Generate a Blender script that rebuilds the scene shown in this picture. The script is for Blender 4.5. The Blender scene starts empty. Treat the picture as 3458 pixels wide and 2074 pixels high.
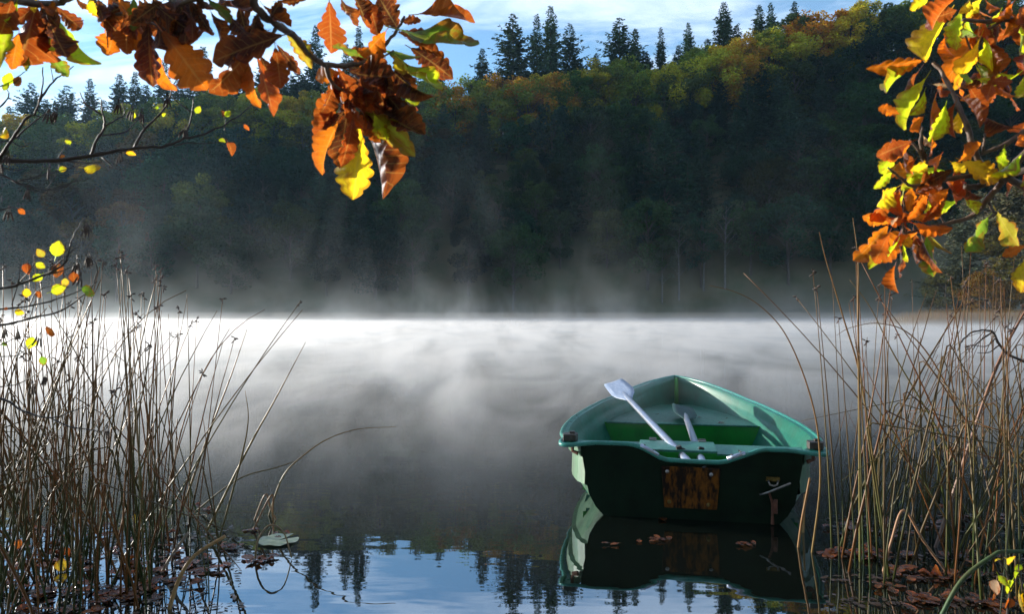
import bpy, math, random
import numpy as np
from mathutils import Vector, Matrix, Euler, noise as mnoise

R = math.radians
random.seed(7)
sc = bpy.context.scene
COL = sc.collection

# ------------------------------------------------------------------ camera
CAM_H = 1.13
FPX, CXP, CYP, HORIZ = 2516.0, 1729.0, 1037.0, 1051.8     # of the 3458 x 2074 photograph
PITCH = math.atan((HORIZ - CYP) / FPX)
cam_d = bpy.data.cameras.new('camera')
cam_d.sensor_width = 36.0
cam_d.sensor_fit = 'HORIZONTAL'
cam_d.lens = FPX / 3458.0 * 36.0
cam_d.clip_start = 0.05
cam_d.clip_end = 4000
cam_d.dof.use_dof = True
cam_d.dof.focus_distance = 5.2
cam_d.dof.aperture_fstop = 7.0
cam = bpy.data.objects.new('camera', cam_d)
cam.location = (0, 0, CAM_H)
cam.rotation_euler = (R(90) + PITCH, 0, 0)
COL.objects.link(cam)
sc.camera = cam

# ------------------------------------------------------------------ sky, sun, exposure
SUN_AZ, SUN_EL = 64.0, 9.0        # degrees left of the view direction, above the horizon
sdir = Vector((-math.sin(R(SUN_AZ)) * math.cos(R(SUN_EL)), math.cos(R(SUN_AZ)) * math.cos(R(SUN_EL)), math.sin(R(SUN_EL))))
world = bpy.data.worlds.new('World')
sc.world = world
world.use_nodes = True
nt = world.node_tree
nt.nodes.clear()


def N(nt, typ, **kw):
    n = nt.nodes.new(typ)
    for k, v in kw.items():
        if k.startswith('i_'):
            n.inputs[k[2:].replace('_', ' ')].default_value = v
        else:
            setattr(n, k, v)
    return n


def L(nt, a, b):
    nt.links.new(a, b)


def math_n(nt, op, a, b=None, c=None, clamp=False):
    n = nt.nodes.new('ShaderNodeMath')
    n.operation = op
    n.use_clamp = clamp
    for i, v in enumerate((a, b, c)):
        if v is None:
            continue
        if isinstance(v, (int, float)):
            n.inputs[i].default_value = v
        else:
            nt.links.new(v, n.inputs[i])
    return n.outputs[0]


def ramp(nt, fac, stops):
    n = nt.nodes.new('ShaderNodeValToRGB')
    el = n.color_ramp.elements
    while len(el) < len(stops):
        el.new(0.5)
    for e, (p, c) in zip(el, stops):
        e.position = p
        e.color = (c, c, c, 1) if isinstance(c, (int, float)) else (*c, 1)
    nt.links.new(fac, n.inputs[0])
    return n.outputs[0]


def mixc(nt, fac, a, b, blend='MIX'):
    n = nt.nodes.new('ShaderNodeMix')
    n.data_type = 'RGBA'
    n.blend_type = blend
    for i, v in ((0, fac), (6, a), (7, b)):
        if isinstance(v, (int, float)):
            n.inputs[i].default_value = v
        elif isinstance(v, tuple):
            n.inputs[i].default_value = (*v, 1) if len(v) == 3 else v
        else:
            nt.links.new(v, n.inputs[i])
    return n.outputs[2]


sky = N(nt, 'ShaderNodeTexSky', sky_type='NISHITA')
sky.sun_disc = False
sky.sun_elevation = R(SUN_EL)
sky.sun_rotation = R(-SUN_AZ)
sky.altitude = 200
sky.air_density = 1.0
sky.dust_density = 0.25
sky.ozone_density = 2.5
tc = N(nt, 'ShaderNodeTexCoord')
sep = N(nt, 'ShaderNodeSeparateXYZ')
L(nt, tc.outputs['Generated'], sep.inputs[0])
den = math_n(nt, 'ADD', math_n(nt, 'MAXIMUM', sep.outputs[2], 0.0), 0.12)
cxn = math_n(nt, 'DIVIDE', sep.outputs[0], den)
cyn = math_n(nt, 'DIVIDE', sep.outputs[1], den)
cmb = N(nt, 'ShaderNodeCombineXYZ')
L(nt, math_n(nt, 'MULTIPLY', cxn, 0.55), cmb.inputs[0])
L(nt, math_n(nt, 'ADD', math_n(nt, 'MULTIPLY', cyn, 1.5), math_n(nt, 'MULTIPLY', cxn, 0.25)), cmb.inputs[1])
cn = N(nt, 'ShaderNodeTexNoise')
cn.inputs['Scale'].default_value = 1.7
cn.inputs['Detail'].default_value = 7
cn.inputs['Roughness'].default_value = 0.62
cn.inputs['Distortion'].default_value = 0.7
L(nt, cmb.outputs[0], cn.inputs['Vector'])
cl = ramp(nt, cn.outputs['Fac'], [(0.42, 0.0), (0.72, 1.0)])
cloud = math_n(nt, 'ADD', math_n(nt, 'MULTIPLY', cl, 0.5), 0.07)
hsv = N(nt, 'ShaderNodeHueSaturation')
hsv.inputs['Saturation'].default_value = 1.25
L(nt, sky.outputs[0], hsv.inputs['Color'])
skyc = mixc(nt, cloud, hsv.outputs[0], (8.0, 8.4, 9.0))
bg = N(nt, 'ShaderNodeBackground')
bg.inputs['Strength'].default_value = 0.15
L(nt, skyc, bg.inputs['Color'])
wo = N(nt, 'ShaderNodeOutputWorld')
L(nt, bg.outputs[0], wo.inputs['Surface'])

sl = bpy.data.lights.new('sun', 'SUN')
sl.energy = 5.0
sl.angle = R(0.53)
sl.color = (1.0, 0.93, 0.82)
sun = bpy.data.objects.new('sun', sl)
sun.rotation_euler = (-sdir).to_track_quat('-Z', 'Y').to_euler()
sun.location = sdir * 50
COL.objects.link(sun)

vs = sc.view_settings
vs.view_transform = 'Standard'
vs.look = 'None'
vs.exposure = 1.0
vs.gamma = 1.0
vs.use_curve_mapping = False
sc.cycles.use_denoising = True
sc.cycles.max_bounces = 6
sc.cycles.diffuse_bounces = 2
sc.cycles.glossy_bounces = 4
sc.cycles.transmission_bounces = 4
sc.cycles.volume_bounces = 0
sc.cycles.use_adaptive_sampling = True
sc.cycles.adaptive_threshold = 0.02
sc.cycles.adaptive_min_samples = 20
sc.cycles.transparent_max_bounces = 8
sc.cycles.volume_step_rate = 1.0
sc.cycles.volume_max_steps = 256
sc.cycles.sample_clamp_indirect = 6.0


# ------------------------------------------------------------------ helpers
def P(x, y, d):
    """photo pixel (3458 x 2074) at forward distance d -> point"""
    u = (x - CXP) / FPX
    v = (CYP - y) / FPX
    k = d / (math.cos(PITCH) - v * math.sin(PITCH))
    return Vector((u * k, d, CAM_H + k * (math.sin(PITCH) + v * math.cos(PITCH))))


def G(x, y, z=0.0):
    """photo pixel on the water plane"""
    u = (x - CXP) / FPX
    v = (CYP - y) / FPX
    dz = math.sin(PITCH) + v * math.cos(PITCH)
    k = (z - CAM_H) / dz
    return Vector((u * k, k * (math.cos(PITCH) - v * math.sin(PITCH)), z))


def tag(o, label=None, cat=None, group=None, kind=None):
    if label:
        o['label'] = label
    if cat:
        o['category'] = cat
    if group:
        o['group'] = group
    if kind:
        o['kind'] = kind
    return o


def empty(name, loc=(0, 0, 0), rz=0.0):
    o = bpy.data.objects.new(name, None)
    o.location = loc
    o.rotation_euler = (0, 0, rz)
    COL.objects.link(o)
    return o


def link(name, me, parent=None, loc=None):
    o = bpy.data.objects.new(name, me)
    if parent is not None:
        o.parent = parent
    if loc is not None:
        o.location = loc
    COL.objects.link(o)
    return o


class MB:
    """collects shapes for one mesh"""

    def __init__(self):
        self.v, self.f, self.uv = [], [], []

    def add(self, verts, faces):
        k = len(self.v)
        self.v.extend([tuple(p) for p in verts])
        self.f.extend([tuple(i + k for i in q) for q in faces])

    def box(self, c, s, rot=None):
        m = rot.to_matrix() if rot is not None else None
        vs = []
        for sx in (-.5, .5):
            for sy in (-.5, .5):
                for sz in (-.5, .5):
                    p = Vector((sx * s[0], sy * s[1], sz * s[2]))
                    if m:
                        p = m @ p
                    vs.append(p + Vector(c))
        self.add(vs, [(0, 1, 3, 2), (4, 6, 7, 5), (0, 4, 5, 1), (2, 3, 7, 6), (0, 2, 6, 4), (1, 5, 7, 3)])

    def tube(self, pts, radii, sides=6, cap=True):
        pts = [Vector(p) for p in pts]
        n = len(pts)
        if not hasattr(radii, '__len__'):
            radii = [radii] * n
        t0 = (pts[1] - pts[0]).normalized()
        ref = Vector((0, 0, 1)) if abs(t0.z) < 0.9 else Vector((1, 0, 0))
        nrm = t0.cross(ref).normalized()
        rings = []
        for i in range(n):
            if i == 0:
                t = pts[1] - pts[0]
            elif i == n - 1:
                t = pts[-1] - pts[-2]
            else:
                t = (pts[i + 1] - pts[i]).normalized() + (pts[i] - pts[i - 1]).normalized()
            if t.length < 1e-9:
                t = t0
            t = t.normalized()
            nrm = (nrm - t * nrm.dot(t))
            if nrm.length < 1e-6:
                nrm = t.orthogonal()
            nrm.normalize()
            b = t.cross(nrm)
            rings.append([pts[i] + (nrm * math.cos(2 * math.pi * j / sides) + b * math.sin(2 * math.pi * j / sides)) * radii[i] for j in range(sides)])
        vs = [p for r in rings for p in r]
        fs = []
        for i in range(n - 1):
            for j in range(sides):
                a, c = i * sides + j, i * sides + (j + 1) % sides
                fs.append((a, c, c + sides, a + sides))
        if cap:
            fs.append(tuple(reversed(range(sides))))
            fs.append(tuple((n - 1) * sides + j for j in range(sides)))
        self.add(vs, fs)

    def cyl(self, a, b, r, sides=12, r2=None):
        self.tube([a, b], [r, r if r2 is None else r2], sides)

    def mesh(self, name, mat, smooth=False):
        me = bpy.data.meshes.new(name)
        me.from_pydata(self.v, [], self.f)
        me.update()
        if mat is not None:
            me.materials.append(mat)
        if smooth:
            me.polygons.foreach_set('use_smooth', [True] * len(me.polygons))
        return me

    def build(self, name, mat, parent=None, smooth=False, bevel=0.0):
        o = link(name, self.mesh(name, mat, smooth), parent)
        if bevel:
            md = o.modifiers.new('bevel', 'BEVEL')
            md.width = bevel
            md.segments = 2
            md.limit_method = 'ANGLE'
        return o


def np_mesh(name, verts, quads, mat, tris=False):
    """fast mesh from numpy arrays; quads (n,4) or tris (n,3)"""
    me = bpy.data.meshes.new(name)
    verts = np.asarray(verts, dtype=np.float32)
    quads = np.asarray(quads, dtype=np.int32)
    k = quads.shape[1]
    me.vertices.add(len(verts))
    me.vertices.foreach_set('co', verts.ravel())
    me.loops.add(quads.size)
    me.loops.foreach_set('vertex_index', quads.ravel())
    me.polygons.add(len(quads))
    me.polygons.foreach_set('loop_start', np.arange(0, quads.size, k, dtype=np.int32))
    me.update(calc_edges=True)
    me.validate()
    if mat is not None:
        me.materials.append(mat)
    return me


def interp(xs, ys, x):
    return float(np.interp(x, xs, ys))


def curve_pts(ctrl, n=16):
    """Catmull-Rom through control points"""
    c = [Vector(p) for p in ctrl]
    if len(c) == 2:
        return [c[0].lerp(c[1], i / (n - 1)) for i in range(n)]
    c = [c[0] * 2 - c[1]] + c + [c[-1] * 2 - c[-2]]
    out = []
    segs = len(c) - 3
    for i in range(n):
        t = i / (n - 1) * segs
        k = min(int(t), segs - 1)
        t -= k
        p0, p1, p2, p3 = c[k:k + 4]
        out.append(0.5 * ((2 * p1) + (p2 - p0) * t + (2 * p0 - 5 * p1 + 4 * p2 - p3) * t * t + (3 * p1 - p0 - 3 * p2 + p3) * t ** 3))
    return out


# ------------------------------------------------------------------ materials
def mat_new(name):
    m = bpy.data.materials.new(name)
    m.use_nodes = True
    m.node_tree.nodes.clear()
    return m, m.node_tree


def out(nt, sh, vol=None):
    o = N(nt, 'ShaderNodeOutputMaterial')
    if sh is not None:
        L(nt, sh, o.inputs['Surface'])
    if vol is not None:
        L(nt, vol, o.inputs['Volume'])


def mixs(nt, fac, a, b):
    n = nt.nodes.new('ShaderNodeMixShader')
    if isinstance(fac, (int, float)):
        n.inputs[0].default_value = fac
    else:
        L(nt, fac, n.inputs[0])
    L(nt, a, n.inputs[1])
    L(nt, b, n.inputs[2])
    return n.outputs[0]


def noise_n(nt, scale, detail=4, rough=0.55, vec=None, dist=0.0):
    n = N(nt, 'ShaderNodeTexNoise')
    n.inputs['Scale'].default_value = scale
    n.inputs['Detail'].default_value = detail
    n.inputs['Roughness'].default_value = rough
    n.inputs['Distortion'].default_value = dist
    if vec is not None:
        L(nt, vec, n.inputs['Vector'])
    return n.outputs['Fac']


def objcoord(nt, scale=(1, 1, 1)):
    t = N(nt, 'ShaderNodeTexCoord')
    m = N(nt, 'ShaderNodeMapping')
    m.inputs['Scale'].default_value = scale
    L(nt, t.outputs['Object'], m.inputs[0])
    return m.outputs[0]


def principled(name, color, rough=0.5, metallic=0.0, var=0.25, scale=8.0, stretch=(1, 1, 1), dark=None, bump=0.0, coat=0.0, thresh=(0.45, 0.65), spec=0.5, grime=0.0):
    m, t = mat_new(name)
    b = N(t, 'ShaderNodeBsdfPrincipled')
    v = objcoord(t, stretch)
    n1 = noise_n(t, scale, 6, 0.6, v)
    d = dark if dark else tuple(c * (1 - var) for c in color)
    f = ramp(t, n1, [(thresh[0], 0.0), (thresh[1], 1.0)])
    L(t, mixc(t, f, color, d), b.inputs['Base Color'])
    n2 = noise_n(t, scale * 3.1, 4, 0.6, v)
    L(t, math_n(t, 'ADD', math_n(t, 'MULTIPLY', n2, 0.25), rough - 0.12, clamp=True), b.inputs['Roughness'])
    b.inputs['Metallic'].default_value = metallic
    b.inputs['Coat Weight'].default_value = coat
    b.inputs['Specular IOR Level'].default_value = spec
    if grime:
        sv = objcoord(t, (1, 1, 0.35))
        gr = ramp(t, math_n(t, 'ADD', math_n(t, 'MULTIPLY', noise_n(t, 5.0, 7, 0.7, sv, 0.5), 0.8), math_n(t, 'MULTIPLY', noise_n(t, 45.0, 4, 0.6, sv), 0.25)), [(0.50, 0.0), (0.68, 1.0)])
        base_l = b.inputs['Base Color'].links[0].from_socket
        L(t, mixc(t, math_n(t, 'MULTIPLY', gr, grime), base_l, (0.03, 0.035, 0.02)), b.inputs['Base Color'])
    if bump:
        bp = N(t, 'ShaderNodeBump')
        bp.inputs['Strength'].default_value = bump
        bp.inputs['Distance'].default_value = 0.004
        L(t, n2, bp.inputs['Height'])
        L(t, bp.outputs[0], b.inputs['Normal'])
    out(t, b.outputs[0])
    return m


def leaf_material(name, wet=False, veins=True, brown=(0.30, 0.065, 0.007)):
    m, t = mat_new(name)
    oi = N(t, 'ShaderNodeObjectInfo')
    uv = N(t, 'ShaderNodeUVMap')
    s = N(t, 'ShaderNodeSeparateXYZ')
    L(t, uv.outputs[0], s.inputs[0])
    au = math_n(t, 'ABSOLUTE', math_n(t, 'SUBTRACT', math_n(t, 'MULTIPLY', s.outputs[0], 2.0), 1.0))
    off = N(t, 'ShaderNodeVectorMath', operation='SCALE')
    cv = N(t, 'ShaderNodeCombineXYZ')
    for i in range(3):
        L(t, oi.outputs['Random'], cv.inputs[i])
    L(t, cv.outputs[0], off.inputs[0])
    off.inputs['Scale'].default_value = 37.0
    add = N(t, 'ShaderNodeVectorMath', operation='ADD')
    L(t, uv.outputs[0], add.inputs[0])
    L(t, off.outputs[0], add.inputs[1])
    n1 = noise_n(t, 3.2, 5, 0.6, add.outputs[0], 0.4)
    e = math_n(t, 'ADD', math_n(t, 'MULTIPLY', math_n(t, 'POWER', au, 3.0), 0.22), math_n(t, 'MULTIPLY', s.outputs[1], 0.16))
    f = ramp(t, math_n(t, 'ADD', n1, e), [(0.60, 0.0), (0.78, 1.0)])
    base = mixc(t, math_n(t, 'MULTIPLY', f, 0.75), oi.outputs['Color'], brown)
    n2 = noise_n(t, 14.0, 4, 0.6, add.outputs[0])
    base = mixc(t, math_n(t, 'MULTIPLY', ramp(t, n2, [(0.4, 0.0), (0.75, 1.0)]), 0.3), base, (0.12, 0.04, 0.01))
    if veins:
        w = math_n(t, 'SINE', math_n(t, 'MULTIPLY', math_n(t, 'SUBTRACT', s.outputs[1], math_n(t, 'MULTIPLY', au, 0.13)), 58.0))
        vn = math_n(t, 'MAXIMUM', ramp(t, w, [(0.90, 0.0), (0.98, 0.55)]), ramp(t, au, [(0.02, 0.9), (0.09, 0.0)]))
        base = mixc(t, math_n(t, 'MULTIPLY', vn, 0.4), base, mixc(t, 0.5, base, (0.75, 0.5, 0.12)))
    d = N(t, 'ShaderNodeBsdfDiffuse')
    tr = N(t, 'ShaderNodeBsdfTranslucent')
    L(t, base, d.inputs[0])
    gm = N(t, 'ShaderNodeGamma')
    gm.inputs[1].default_value = 0.95
    L(t, base, gm.inputs[0])
    L(t, gm.outputs[0], tr.inputs[0])
    gl = N(t, 'ShaderNodeBsdfGlossy')
    gl.inputs['Roughness'].default_value = 0.22 if wet else 0.42
    gl.inputs['Color'].default_value = (0.9, 0.92, 1, 1)
    bp = N(t, 'ShaderNodeBump')
    bp.inputs['Strength'].default_value = 0.35
    bp.inputs['Distance'].default_value = 0.01
    L(t, n2, bp.inputs['Height'])
    L(t, bp.outputs[0], gl.inputs['Normal'])
    L(t, bp.outputs[0], d.inputs['Normal'])
    sh = mixs(t, 0.2 if wet else 0.80, d.outputs[0], tr.outputs[0])
    lw = N(t, 'ShaderNodeLayerWeight')
    lw.inputs[0].default_value = 0.5
    k0, k1 = (0.045, 0.40) if wet else (0.02, 0.16)
    fr = math_n(t, 'ADD', k0, math_n(t, 'MULTIPLY', math_n(t, 'POWER', lw.outputs['Facing'], 4.0), k1))
    sh = mixs(t, fr, sh, gl.outputs[0])
    out(t, sh)
    return m


def crown_material(name, trans=0.35, spread=0.5):
    """foliage of far trees; the colour comes from the tree itself, varied from leaf to leaf"""
    m, t = mat_new(name)
    oi = N(t, 'ShaderNodeObjectInfo')
    ge = N(t, 'ShaderNodeNewGeometry')
    n1 = noise_n(t, 0.35, 3, 0.5, objcoord(t))
    rnd = ge.outputs['Random Per Island']
    k = math_n(t, 'ADD', math_n(t, 'MULTIPLY', rnd, spread), math_n(t, 'ADD', math_n(t, 'MULTIPLY', n1, 0.9), 0.55 - spread * 0.5 - 0.2))
    vm = N(t, 'ShaderNodeVectorMath', operation='SCALE')
    L(t, oi.outputs['Color'], vm.inputs[0])
    L(t, k, vm.inputs['Scale'])
    hs = N(t, 'ShaderNodeHueSaturation')
    L(t, vm.outputs[0], hs.inputs['Color'])
    L(t, math_n(t, 'ADD', math_n(t, 'MULTIPLY', math_n(t, 'FRACT', math_n(t, 'MULTIPLY', rnd, 17.3)), 0.06), 0.47), hs.inputs['Hue'])
    d = N(t, 'ShaderNodeBsdfDiffuse')
    tr = N(t, 'ShaderNodeBsdfTranslucent')
    L(t, hs.outputs[0], d.inputs[0])
    L(t, hs.outputs[0], tr.inputs[0])
    out(t, mixs(t, trans, d.outputs[0], tr.outputs[0]))
    return m


M = {}
M['oak_leaf'] = leaf_material('oak_leaf')
M['wet_leaf'] = leaf_material('wet_leaf', wet=True)
M['alder_leaf'] = leaf_material('alder_leaf')
M['crown'] = crown_material('crown', 0.45)
M['needles'] = crown_material('needles', 0.15, 0.6)
M['bark'] = principled('bark', (0.055, 0.042, 0.032), 0.85, var=0.5, scale=20, stretch=(1, 1, 0.25), bump=0.6)
M['pale_bark'] = principled('pale_bark', (0.085, 0.08, 0.075), 0.8, dark=(0.04, 0.035, 0.03), scale=3, stretch=(1, 1, 2.0))
M['twig'] = principled('twig', (0.035, 0.022, 0.017), 0.6, var=0.4, scale=60, bump=0.4)
M['oak_twig'] = principled('oak_twig', (0.13, 0.085, 0.06), 0.6, dark=(0.06, 0.035, 0.025), scale=60, bump=0.5)
M['catkin'] = principled('catkin', (0.07, 0.04, 0.03), 0.7, var=0.5, scale=90, bump=0.6)
M['soil'] = principled('soil', (0.07, 0.06, 0.03), 0.95, dark=(0.035, 0.045, 0.015), scale=0.15)

# rush stems: own colour from the stem, browner toward the tip
m, t = mat_new('rush')
oi = N(t, 'ShaderNodeObjectInfo')
tcn = N(t, 'ShaderNodeTexCoord')
sp = N(t, 'ShaderNodeSeparateXYZ')
L(t, tcn.outputs['Object'], sp.inputs[0])
nz = noise_n(t, 5, 3, 0.6, objcoord(t, (1, 1, 1.4)))
f = ramp(t, math_n(t, 'ADD', math_n(t, 'MULTIPLY', sp.outputs[2], 0.55), math_n(t, 'MULTIPLY', nz, 0.6)), [(0.30, 0.0), (0.85, 1.0)])
c = mixc(t, math_n(t, 'MULTIPLY', f, 0.6), oi.outputs['Color'], (0.17, 0.048, 0.006))
c = mixc(t, math_n(t, 'MULTIPLY', ramp(t, noise_n(t, 40, 3, 0.6, objcoord(t, (1, 1, 0.6))), [(0.5, 0.0), (0.75, 1.0)]), 0.5), c, (0.07, 0.035, 0.015))
b = N(t, 'ShaderNodeBsdfPrincipled')
L(t, c, b.inputs['Base Color'])
b.inputs['Roughness'].default_value = 0.45
b.inputs['Specular IOR Level'].default_value = 0.25
out(t, b.outputs[0])
M['rush'] = m

# lake water
m, t = mat_new('water')
tcn = N(t, 'ShaderNodeTexCoord')
mp = N(t, 'ShaderNodeMapping')
mp.inputs['Scale'].default_value = (0.55, 1.6, 1)
L(t, tcn.outputs['Object'], mp.inputs[0])
h1 = noise_n(t, 2.2, 3, 0.5, mp.outputs[0])
h2 = noise_n(t, 0.5, 2, 0.5, mp.outputs[0])
bp = N(t, 'ShaderNodeBump')
bp.inputs['Strength'].default_value = 0.055
bp.inputs['Distance'].default_value = 0.03
L(t, math_n(t, 'ADD', h1, math_n(t, 'MULTIPLY', h2, 1.5)), bp.inputs['Height'])
d = N(t, 'ShaderNodeBsdfDiffuse')
d.inputs[0].default_value = (0.006, 0.008, 0.006, 1)
g = N(t, 'ShaderNodeBsdfGlossy')
g.inputs['Roughness'].default_value = 0.012
g.inputs['Color'].default_value = (0.86, 0.93, 1.0, 1)
L(t, bp.outputs[0], g.inputs['Normal'])
fr = N(t, 'ShaderNodeFresnel')
fr.inputs[0].default_value = 4.5
L(t, bp.outputs[0], fr.inputs['Normal'])
out(t, mixs(t, fr.outputs[0], d.outputs[0], g.outputs[0]))
M['water'] = m

# ------------------------------------------------------------------ ground and lake
CR_PX = [-2500, -1200, -500, -250, 0, 200, 400, 600, 800, 1000, 1150, 1300, 1450, 1600, 1700, 1800, 1900, 2000, 2200, 2474, 2900]
CR_PY = [735, 700, 520, 350, 285, 275, 240, 215, 205, 200, 185, 170, 145, 135, 118, 72, 42, 18, -35, -90, -140]
CREST_D = 168.0


def crest_h(u):
    return max(2.0, 1.13 + (752.5 - interp(CR_PX, CR_PY, u)) / 1800.0 * CREST_D - 13.0)


def shore(x):
    return 115.0 + 2.5 * math.sin(x * 0.07 + 1.0) + (-7.0 if x > 55 else 0.0) * min(1, max(0, (x - 55) / 12))


def ground_z(x, y):
    edge = x - (31.0 + 0.55 * max(0.0, y - 62.0))
    if 55 < y < 118 and edge > -6:
        near = y - (61.0 + 1.2 * math.sin(x * 0.3))
        dd = min(edge, near)
        p_ = -0.02 + 0.2 * dd if dd < 0 else 0.05 + 0.055 * dd + 0.25 * mnoise.noise((x * 0.2, y * 0.2, 5.0))
        if y < shore(x):
            return max(-1.6, p_)
    if y < 60:
        e = 1.75 - 0.35 * math.sin(x * 0.6)
        if y < e:
            return min(0.5, 0.02 + 0.14 * (e - y)) + 0.05 * mnoise.noise((x, y, 0))
        return max(-1.6, -0.02 - 0.25 * (y - e))
    s = shore(x)
    if y < s:
        return max(-1.6, -0.02 - 0.2 * (s - y))
    u = max(-2500.0, min(3100.0, x / max(y, 60.0) * 1800 + 1237))
    hc = crest_h(u)
    tt = (y - s) / (CREST_D - s)
    if tt < 1:
        g_ = 0.04 * min(1, tt * 20) + 0.96 * tt ** 0.95
    else:
        g_ = 1 - 0.55 * min(1, (y - CREST_D) / 60.0)
    return hc * g_ + 0.6 * mnoise.noise((x * 0.08, y * 0.08, 2.0)) * min(1, tt * 4)


ys = [-120, -60, -25, -10, -5, -2, -1, 0, 0.5, 1, 1.4, 1.8, 2.3, 3, 5, 9, 20, 50, 55, 58, 60, 61, 62, 63, 65, 68, 72, 77, 83, 90, 96, 100] + [104 + 2.5 * i for i in range(32)] + [190, 205, 230, 260, 300]
xs = [-330, -260, -220, -190] + [-170 + 5 * i for i in range(27)] + [-33 + 3 * i for i in range(23)] + [36 + 5 * i for i in range(28)] + [185, 220, 260, 330]
gv = [(x, y, ground_z(x, y)) for y in ys for x in xs]
nx = len(xs)
gf = [(j * nx + i, j * nx + i + 1, (j + 1) * nx + i + 1, (j + 1) * nx + i) for j in range(len(ys) - 1) for i in range(nx - 1)]
me = bpy.data.meshes.new('ground')
me.from_pydata(gv, [], gf)
me.materials.append(M['soil'])
me.polygons.foreach_set('use_smooth', [True] * len(me.polygons))
tag(link('ground', me), 'dark wooded hillside and lake shore ground', None, None, 'structure')

mb = MB()
mb.add([(-328, 0.2, 0), (328, 0.2, 0), (328, 125, 0), (-328, 125, 0)], [(0, 1, 2, 3)])
tag(mb.build('lake', M['water']), 'still dark lake water with misty reflections', None, None, 'structure')

# ------------------------------------------------------------------ far trees
rng = np.random.default_rng(5)


def leaf_cloud(centers, radii, per, size, flat=0.5, squash=0.75):
    """many small leaf quads spread through clumps"""
    V = []
    for (c, r, n) in zip(centers, radii, per):
        d = rng.normal(size=(n, 3))
        d /= np.linalg.norm(d, axis=1)[:, None]
        rr = r * rng.uniform(0.35, 1.08, n) ** 0.6
        p = np.array(c) + d * rr[:, None] * np.array([1, 1, squash])
        V.append(p)
    p = np.concatenate(V)
    n = len(p)
    nr = rng.normal(size=(n, 3))
    nr[:, 2] = np.abs(nr[:, 2]) + flat
    nr /= np.linalg.norm(nr, axis=1)[:, None]
    a = np.cross(nr, rng.normal(size=(n, 3)))
    a /= np.linalg.norm(a, axis=1)[:, None]
    b = np.cross(nr, a)
    s = size * rng.uniform(0.6, 1.4, n)
    a *= s[:, None]
    b *= (s * rng.uniform(0.45, 0.8, n))[:, None]
    v = np.stack([p - a, p - b, p + a, p + b], axis=1).reshape(-1, 3)
    q = np.arange(4 * n).reshape(n, 4)
    return v, q


def broadleaf_proto(H, W, seed, crown_base=0.25, n_clump=34, n_leaf=240, size=0.20, gaps=0.0, mat='bark', thin=1.0):
    rs = np.random.default_rng(seed)
    tb = MB()
    tb.tube([(0, 0, -1.5), (0.05, 0, H * 0.2), (0.15 * rs.normal(), 0.15 * rs.normal(), H * 0.55), (0.3 * rs.normal(), 0.3 * rs.normal(), H * 0.92)],
            [0.26 * thin, 0.2 * thin, 0.13 * thin, 0.03], 6)
    cs, rs_, ns = [], [], []
    for i in range(n_clump):
        fz = rs.uniform(0, 1) ** 0.85
        z = H * (crown_base + (1 - crown_base) * fz)
        prof = math.sin(math.pi * (0.12 + 0.80 * fz)) ** 0.7
        a = rs.uniform(0, 2 * math.pi)
        rad = W * prof * rs.uniform(0.35, 1.0) ** 0.6
        c = (rad * math.cos(a), rad * math.sin(a), z)
        r = W * rs.uniform(0.22, 0.42)
        cs.append(c)
        rs_.append(r)
        ns.append(int(n_leaf * rs.uniform(0.5, 1.3)))
        if i % 2 == 0:
            tb.tube([(0, 0, max(H * 0.12, z - rad * 0.9)), (c[0] * .5, c[1] * .5, z - rad * 0.35), c], [0.09 * thin, 0.055 * thin, 0.015], 4)
    v, q = leaf_cloud(cs, rs_, ns, size)
    return tb.mesh('trunk', M[mat]), np_mesh('crown', v, q, M['crown'])


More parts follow.
